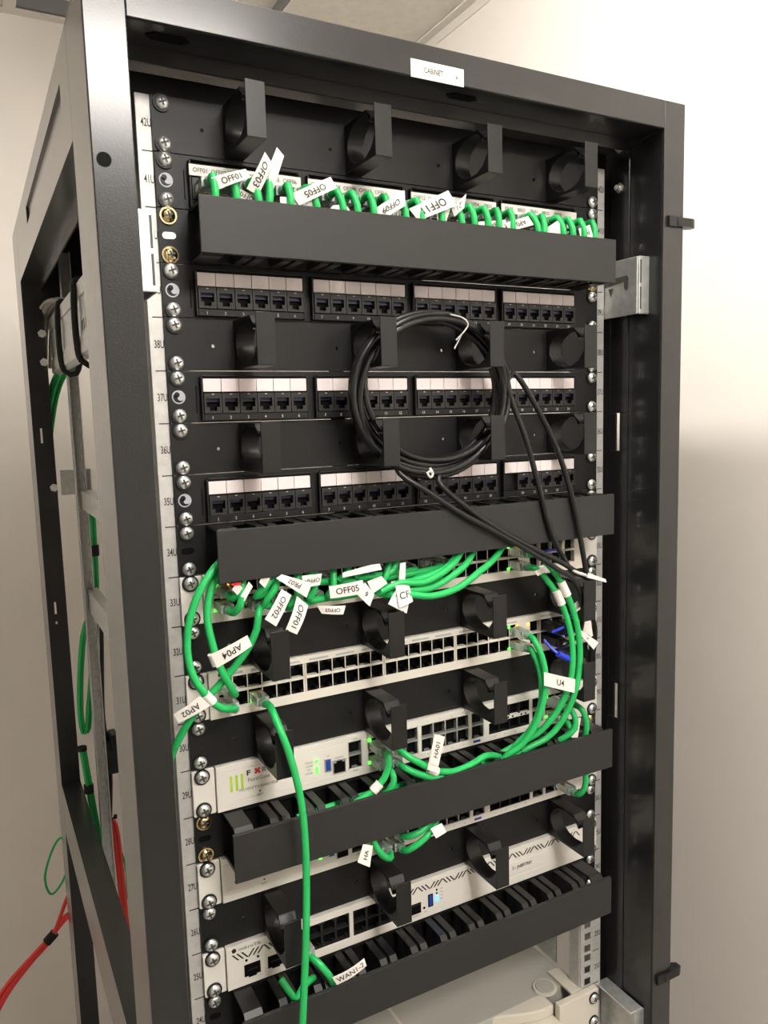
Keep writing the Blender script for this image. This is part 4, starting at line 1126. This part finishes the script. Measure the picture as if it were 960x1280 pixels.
# lower firewall cords seen under the duct cover
t = cord('green cord peeping out under the duct cover left, with hanging flag', [(-0.0619, -0.0400, 1.2532), (-0.0728, -0.0460, 1.2629), (-0.0811, -0.0460, 1.2769), (-0.0837, -0.0420, 1.2920)], W(27, 0, 1), False)
fl(t, ((-0.0909, -0.0540, 1.2604), (-0.0858, -0.0520, 1.2796), (-0.0959, -0.0520, 1.2842), (-0.1033, -0.0540, 1.2691), 'HA', .35, 0))
t = cord('green cord peeping out under the duct cover, running right to a small flag', [(-0.0412, -0.0420, 1.2571), (-0.0314, -0.0460, 1.2630), (-0.0182, -0.0460, 1.2709), (-0.0047, -0.0400, 1.2814)], W(27, 1, 1), False)
fl(t, ((-0.0166, -0.0540, 1.2676), (-0.0044, -0.0540, 1.2708), (-0.0085, -0.0520, 1.2804), (-0.0217, -0.0520, 1.2782), None, .5, 0))
cord('thin green cord under the duct cover between two clear plugs', [(-0.0399, -0.0420, 1.2711), (-0.0296, -0.0450, 1.2738), (-0.0146, -0.0420, 1.2791)], W(27, 1, 0), True)
cord('green cord loop under the right end of the duct cover', [(0.1830, -0.0400, 1.2559), (0.1855, -0.0450, 1.2650), (0.1866, -0.0450, 1.2808), (0.1882, -0.0380, 1.2984)], W2(27, 1, 1), False)
# router cords
t = cord('green cord from the router bending right, flagged WAN1-2', [(-0.1425, -0.0430, 1.1742), (-0.1383, -0.0460, 1.1680), (-0.1321, -0.0460, 1.1574), (-0.1227, -0.0400, 1.1362), (-.10, -.030, u_mid(24))], (-.1454, -.0065, u_mid(25)+.003), False)
fl(t, ((-0.1292, -0.0540, 1.1542), (-0.0991, -0.0570, 1.1643), (-0.1014, -0.0570, 1.1726), (-0.1338, -0.0540, 1.1634), 'WAN1-2', .62, .002))
cord('green cord half hidden beside the router in the lowest duct', [(-0.1758, -0.0300, 1.1621), (-0.1712, -0.0400, 1.1540), (-0.1659, -0.0420, 1.1468), (-0.1567, -0.0400, 1.1548), (-0.1429, -0.0300, 1.1508)], None)

# pluggable copper links in the lower switch
def dac(label, x, row, pts, tab):
    z = u_mid(31)+(.0086 if row == 0 else -.0062)
    t = thing('pluggable_link_cable', label, 'cable', (x, -.006, z), 'black pluggable links')
    s = Shape(); s.box(x-.0066, x+.0066, -.030, -.004, z-.0042, z+.0042); s.box(x-.0055, x+.0055, -.036, -.030, z-.0036, z+.0036)
    s.build('plug_body', 'port_black', t, bevel=.0006)
    s = Shape(); s.box(x-.0050, x+.0050, -.036, -.014, z-.0054, z-.0042); s.tube(tab, .0016, 8)
    s.build('pull_tab', 'blue_plastic', t)
    Shape().tube([(x, -.034, z)]+pts, .0026, 10).build('cable', 'cable_black', t, smooth_shade=True)
    return t
dac('black pluggable link with blue pull loop in the first upper uplink slot', .1629, 0, [(0.1606, -0.0480, 1.4592), (0.1882, -0.0400, 1.4605), (0.2116, -0.0300, 1.4475), (.224, -.012, TOP-.55)], [(0.1431, -0.0400, 1.4495), (0.1545, -0.0460, 1.4544), (0.1668, -0.0460, 1.4579)])
dac('black pluggable link with blue loop in the second upper uplink slot', .1790, 0, [(0.1770, -0.0460, 1.4679), (0.1994, -0.0380, 1.4603), (0.2178, -0.0260, 1.4345), (.226, -.012, TOP-.56)], [(0.1676, -0.0400, 1.4635), (0.1804, -0.0460, 1.4683)])
t = dac('black pluggable link with a long drooping blue pull tab, lower uplink slot', .1629, 1, [(0.1539, -0.0480, 1.4356), (0.1754, -0.0440, 1.4400), (0.2032, -0.0340, 1.4295), (.225, -.012, TOP-.57)], [(0.1371, -0.0340, 1.4402), (0.1396, -0.0440, 1.4325), (0.1455, -0.0500, 1.4260)])
Shape().tube([(0.1422, -0.0500, 1.4283), (0.1571, -0.0520, 1.4201)], .0034, 8).build('tab_grip', 'blue_plastic', t)
fl(t, ((0.1860, -0.0400, 1.4337), (0.2030, -0.0380, 1.4351), (0.1994, -0.0380, 1.4539), (0.1882, -0.0400, 1.4551), None, .5, 0), ((0.1673, -0.0480, 1.4697), (0.1763, -0.0480, 1.4746), (0.1717, -0.0480, 1.4814), (0.1628, -0.0480, 1.4765), None, .5, 0))
Shape().box(.1585, .1780, -.0120, -.0060, u_mid(33)+.0030, u_mid(33)+.0050).build('blue_insert', 'blue_plastic', sw33)

# ------------------------------------------------------------------ coil of black cable on the rings
coil = thing('cable_coil', 'coil of spare black cable hanging in the rings in front of the patch panels', 'cable', (0.0, -.034, TOP-.325))
cx, cz = .0026, TOP-.2475
rc = random.Random(5)
def turns(n, y0, r_lo, r_hi, a0):
    pts = []
    for k in range(int(n*22)+1):
        a = a0 + 2*math.pi*k/22.0
        w = .5+.5*math.sin(k*.61)
        rr_ = r_lo+(r_hi-r_lo)*(.5+.5*math.sin(k*.173+1.0))
        y = y0 - .0055*math.sin(k*.29) - .003*w
        pts.append((cx+rr_*1.13*math.cos(a), y, cz+rr_*math.sin(a)))
    return pts
a0 = math.radians(-118)
p1 = turns(3.55, -.030, .0640, .0755, a0)
tail_in = [(0.1767, -0.0560, 1.5129), (0.1644, -0.0560, 1.5666), (0.1543, -0.0550, 1.6052), (0.1377, -0.0520, 1.6507), (0.1128, -0.0460, 1.6976), (0.0945, -0.0400, 1.7243), (cx+.080*1.05, -.036, cz+.010), (cx+.0770*1.13*math.cos(math.radians(20)), -.036, cz+.0770*math.sin(math.radians(20)))]
body = []
for k in range(0, 78):
    a = math.radians(35)+2*math.pi*k/22.0
    rr_ = .0665+.0085*(.5+.5*math.sin(k*.31)); y = -.030-.0050*math.sin(k*.23)
    body.append((cx+rr_*1.13*math.cos(a), y, cz+rr_*math.sin(a)))
def angle_end(pts): return pts
end1 = [(-0.0391, -0.0400, 1.6307), (-0.0192, -0.0500, 1.6150), (0.0168, -0.0560, 1.5906), (0.0623, -0.0580, 1.5655), (0.1056, -0.0600, 1.5402), (0.1370, -0.0600, 1.5200), (0.1550, -0.0580, 1.5107), (0.1719, -0.0540, 1.4878), (0.1813, -0.0450, 1.4581), (0.1845, -0.0340, 1.4325)]
# strand A: enters from the right, winds, leaves at the lower left
ka = [p for p in body[:78]]
while not (ka[-1][0] < cx-.03 and ka[-1][2] < cz-.045): ka.pop()
Shape().tube(tail_in+ka+end1, .0029, 10, step=.007).build('cable', 'cable_black', coil, smooth_shade=True)
kb = []
for k in range(0, 80):
    a = math.radians(15)+2*math.pi*k/22.0
    rr_ = .0700+.0075*(.5+.5*math.sin(k*.37+2.0)); y = -.037-.0055*math.sin(k*.19+.7)
    kb.append((cx+rr_*1.13*math.cos(a), y, cz+rr_*math.sin(a)))
while not (abs(kb[-1][0]-cx) < .02 and kb[-1][2] < cz-.05): kb.pop()
tail_b = [(0.1513, -0.0560, 1.5228), (0.1298, -0.0560, 1.5588), (0.1140, -0.0540, 1.6111), (0.1012, -0.0500, 1.6586), (0.0921, -0.0440, 1.6892), (0.0864, -0.0400, 1.7133)]
end2 = [(-0.0012, -0.0470, 1.6212), (0.0184, -0.0540, 1.6003), (0.0576, -0.0580, 1.5723), (0.1005, -0.0600, 1.5482), (0.1370, -0.0600, 1.5301), (0.1627, -0.0580, 1.5149), (0.1768, -0.0560, 1.5076)]
Shape().tube(tail_b+kb+end2, .0029, 10, step=.007).build('cable', 'cable_black', coil, smooth_shade=True)
kc = []
for k in range(0, 67):
    a = 2*math.pi*k/22.0
    rr_ = .0690+.0080*math.sin(k*.285+.4); y = -.033-.007*math.sin(k*.41)
    kc.append((cx+rr_*1.13*math.cos(a), y, cz+rr_*math.sin(a)))
Shape().tube(kc, .0029, 10, step=.007).build('cable', 'cable_black', coil, smooth_shade=True)
kd = []
for k in range(0, 46):
    a = 2*math.pi*k/22.0+2.2
    rr_ = .0745+.0038*math.sin(k*.33+.9); y = -.036-.006*math.sin(k*.37+1.5)
    kd.append((cx+rr_*1.13*math.cos(a), y, cz+rr_*math.sin(a)))
Shape().tube(kd, .0029, 10, step=.007).build('cable', 'cable_black', coil, smooth_shade=True)
def tie(pts, r=.0007): return Shape().tube(pts, r, 8, step=.003).build('cable_tie', 'tie_white', coil, smooth_shade=True)
tie([(0.0163, -0.0460, 1.7781), (0.0278, -0.0490, 1.7751), (0.0334, -0.0500, 1.7700), (0.0313, -0.0490, 1.7641), (0.0222, -0.0460, 1.7545)])
tie([(0.0215, -0.0440, 1.7465), (0.0246, -0.0450, 1.7524), (0.0280, -0.0470, 1.7598)])
tie([(-0.0126, -0.0500, 1.6350), (-0.0104, -0.0520, 1.6297), (-0.0131, -0.0520, 1.6260), (-0.0159, -0.0510, 1.6307), (-0.0112, -0.0520, 1.6320)], .0013)
tie([(0.1532, -0.0600, 1.5197), (0.1600, -0.0610, 1.5157), (0.1710, -0.0610, 1.5118)], .0016); 
Shape().prism([(-.0012, -.0012), (.0012, -.0012), (.0012, .0012), (-.0012, .0012)], 'x', 0, .001).build('tie_lock', 'tie_white', coil).location = (0.1731, -0.0600, 1.5105)
flag(coil, (0.1742, -0.0600, 1.5086), (0.2015, -0.0600, 1.5000), (0.2003, -0.0600, 1.5037), (0.1753, -0.0600, 1.5137), None)

# ------------------------------------------------------------------ cables at the rear left, seen through the open side
RB = 'cables at the rear left of the rack'
def rear(label, pts, r, mat, name='cable_bundle', strands=1, spread=.004):
    t = thing(name, label, 'cable', pts[-1], RB)
    for k in range(strands):
        a = 2*math.pi*k/max(1, strands); rad = spread if strands > 1 else 0
        if k == strands-1 and strands > 4: rad = 0
        Shape().tube([(p[0]+rad*math.cos(a), p[1]+rad*math.sin(a), p[2]) for p in pts], r, 8, step=.015).build('strand', mat, t, smooth_shade=True)
    return t
def strap(t, c, r, h, mat='velcro_black'):
    return Shape().cyl((c[0], c[1], c[2]-h/2), (0, 0, 1), r, h, 16).build('strap', mat, t, smooth_shade=True)
t = rear('dark green cable bundle dropping behind the rear post from the slotted tray', [(-.235, .60, TOP-.165), (-.250, .70, TOP-.180), (-.262, .745, TOP-.215), (-.274, .75, TOP-.27), (-.285, .75, TOP-.33)], .0030, 'cable_green', strands=7, spread=.0075)
t = rear('green cable bundle with black strap hanging behind the rear rail', [(-.2205, .70, TOP-.395), (-.2215, .70, TOP-.41), (-.2222, .70, TOP-.44), (-.2240, .70, TOP-.53), (-.2300, .70, TOP-.60), (-.236, .70, TOP-.70)], .0030, 'cable_green', strands=6, spread=.0052)
strap(t, (-.2222, .70, TOP-.475), .0100, .018)
t = rear('bright green cable loop beside the rear rail', [(-.2380, .69, TOP-.585), (-.2500, .69, TOP-.62), (-.2600, .69, TOP-.70), (-.2630, .69, TOP-.755), (-.2600, .69, TOP-.783), (-.2530, .69, TOP-.778), (-.2480, .69, TOP-.74), (-.2360, .69, TOP-.66)], .0026, 'cable_green', name='cable_loop', strands=3, spread=.0032)
t = rear('green cable pair running down above the side rail to a black strap', [(-.2680, .655, TOP-.795), (-.2640, .655, TOP-.84), (-.2570, .655, TOP-.92), (-.2500, .655, TOP-.985)], .0030, 'cable_green', strands=3, spread=.0036)
strap(t, (-.2620, .655, TOP-.868), .0078, .014)
strap(t, (-.2680, .655, TOP-.797), .0080, .006)
t = rear('black power leads hanging behind the rear rail', [(-.2220, .68, TOP-.545), (-.2250, .68, TOP-.62), (-.2320, .68, TOP-.76), (-.2260, .68, TOP-.83), (-.2310, .68, TOP-.92), (-.2420, .68, TOP-1.02), (-.242, .68, TOP-1.10)], .0035, 'cable_black', strands=2, spread=.004)
s = Shape(); s.box(-.2330, -.2090, .660, .690, TOP-.856, TOP-.800); s.box(-.2220, -.2090, .655, .690, TOP-.812, TOP-.786)
tag(s.build('power_connector', 'port_black', bevel=.003), 'black power connector on the leads behind the rear rail', 'connector')
t = rear('red cable pair curving down behind the side rail', [(-.2330, .67, TOP-.940), (-.2270, .67, TOP-.945), (-.2225, .67, TOP-.97), (-.2195, .67, TOP-1.06), (-.2175, .67, TOP-1.15), (-.213, .67, TOP-1.25)], .0036, 'cable_red', strands=2, spread=.003)
s = Shape(); s.tube([(-.234, .665, TOP-.940), (-.222, .663, TOP-.932)], .0014, 8); s.cyl((-.2225, .662, TOP-.935), (0, 0, 1), .003, .006, 8)
s.build('strap', 'velcro_black', t)
cord('thin green cable bowing out left behind the rear post', [(-.282, .84, TOP-1.05), (-.300, .84, TOP-1.035), (-.318, .84, TOP-1.060), (-.332, .84, TOP-1.105), (-.325, .84, TOP-1.140), (-.308, .84, TOP-1.130), (-.285, .84, TOP-1.09)], None, r=.0022, mat='cable_green', group=RB, name='cable_loop')
cord('thin green cable arcing behind the red cable pair', [(-.243, .72, TOP-.985), (-.225, .72, TOP-1.00), (-.207, .72, TOP-1.04), (-.203, .72, TOP-1.09), (-.209, .72, TOP-1.13), (-.225, .72, TOP-1.15)], None, r=.0022, mat='cable_green', group=RB, name='cable_loop')
t = thing('cable_bundle', 'red cables leaving the rack at the lower left, tied with a black strap', 'cable', (-.33, .84, TOP-1.24), RB)
for k, (dz, dy, end) in enumerate(((0, 0, (-.27, .82, TOP-1.185)), (.006, .004, (-.27, .82, TOP-1.200)), (-.004, .007, (-.28, .82, TOP-1.110)))):
    Shape().tube([end, ((-.297, .835, TOP-1.192+dz) if k < 2 else (-.300, .835, TOP-1.160)), (-.330, .84, TOP-1.226+dz*.5), (-.370, .84, TOP-1.262+dz), (-.420, .84, TOP-1.315+dz*2), (-.460, .84, TOP-1.40+dz*3), (-.48, .84, TOP-1.55)], .0036, 10, step=.012).build('strand', 'cable_red', t, smooth_shade=True)
q = Shape(); q.tube([(-.3225, .842, TOP-1.2205), (-.3385, .842, TOP-1.2345)], .0088, 12, step=.004); q.build('strap', 'velcro_black', t, smooth_shade=True)
# grey cables and black hook straps on the slotted tray
t = rear('grey cables fanning over the slotted tray behind the rear post', [(-.235, .50, TOP-.110), (-.240, .60, TOP-.080), (-.256, .68, TOP-.072), (-.268, .73, TOP-.10), (-.275, .74, TOP-.17)], .0032, 'cable_grey', strands=6, spread=.012)
for k, (y, lab) in enumerate(((.36, 'black hook strap looped around the slotted tray nearest the front post'), (.55, 'black hook strap looped around the slotted tray nearest the rear post'))):
    s = Shape()
    s.tube([(-.262, y, TOP-.088), (-.2655, y, TOP-.110), (-.2655, y+.004, TOP-.160), (-.262, y, TOP-.186), (-.246, y-.006, TOP-.190), (-.238, y-.01, TOP-.150), (-.244, y-.008, TOP-.095), (-.262, y, TOP-.088)], .0040, 8, step=.008)
    tag(s.build('hook_strap', 'velcro_black', smooth_shade=True), lab, 'strap', 'black hook straps')
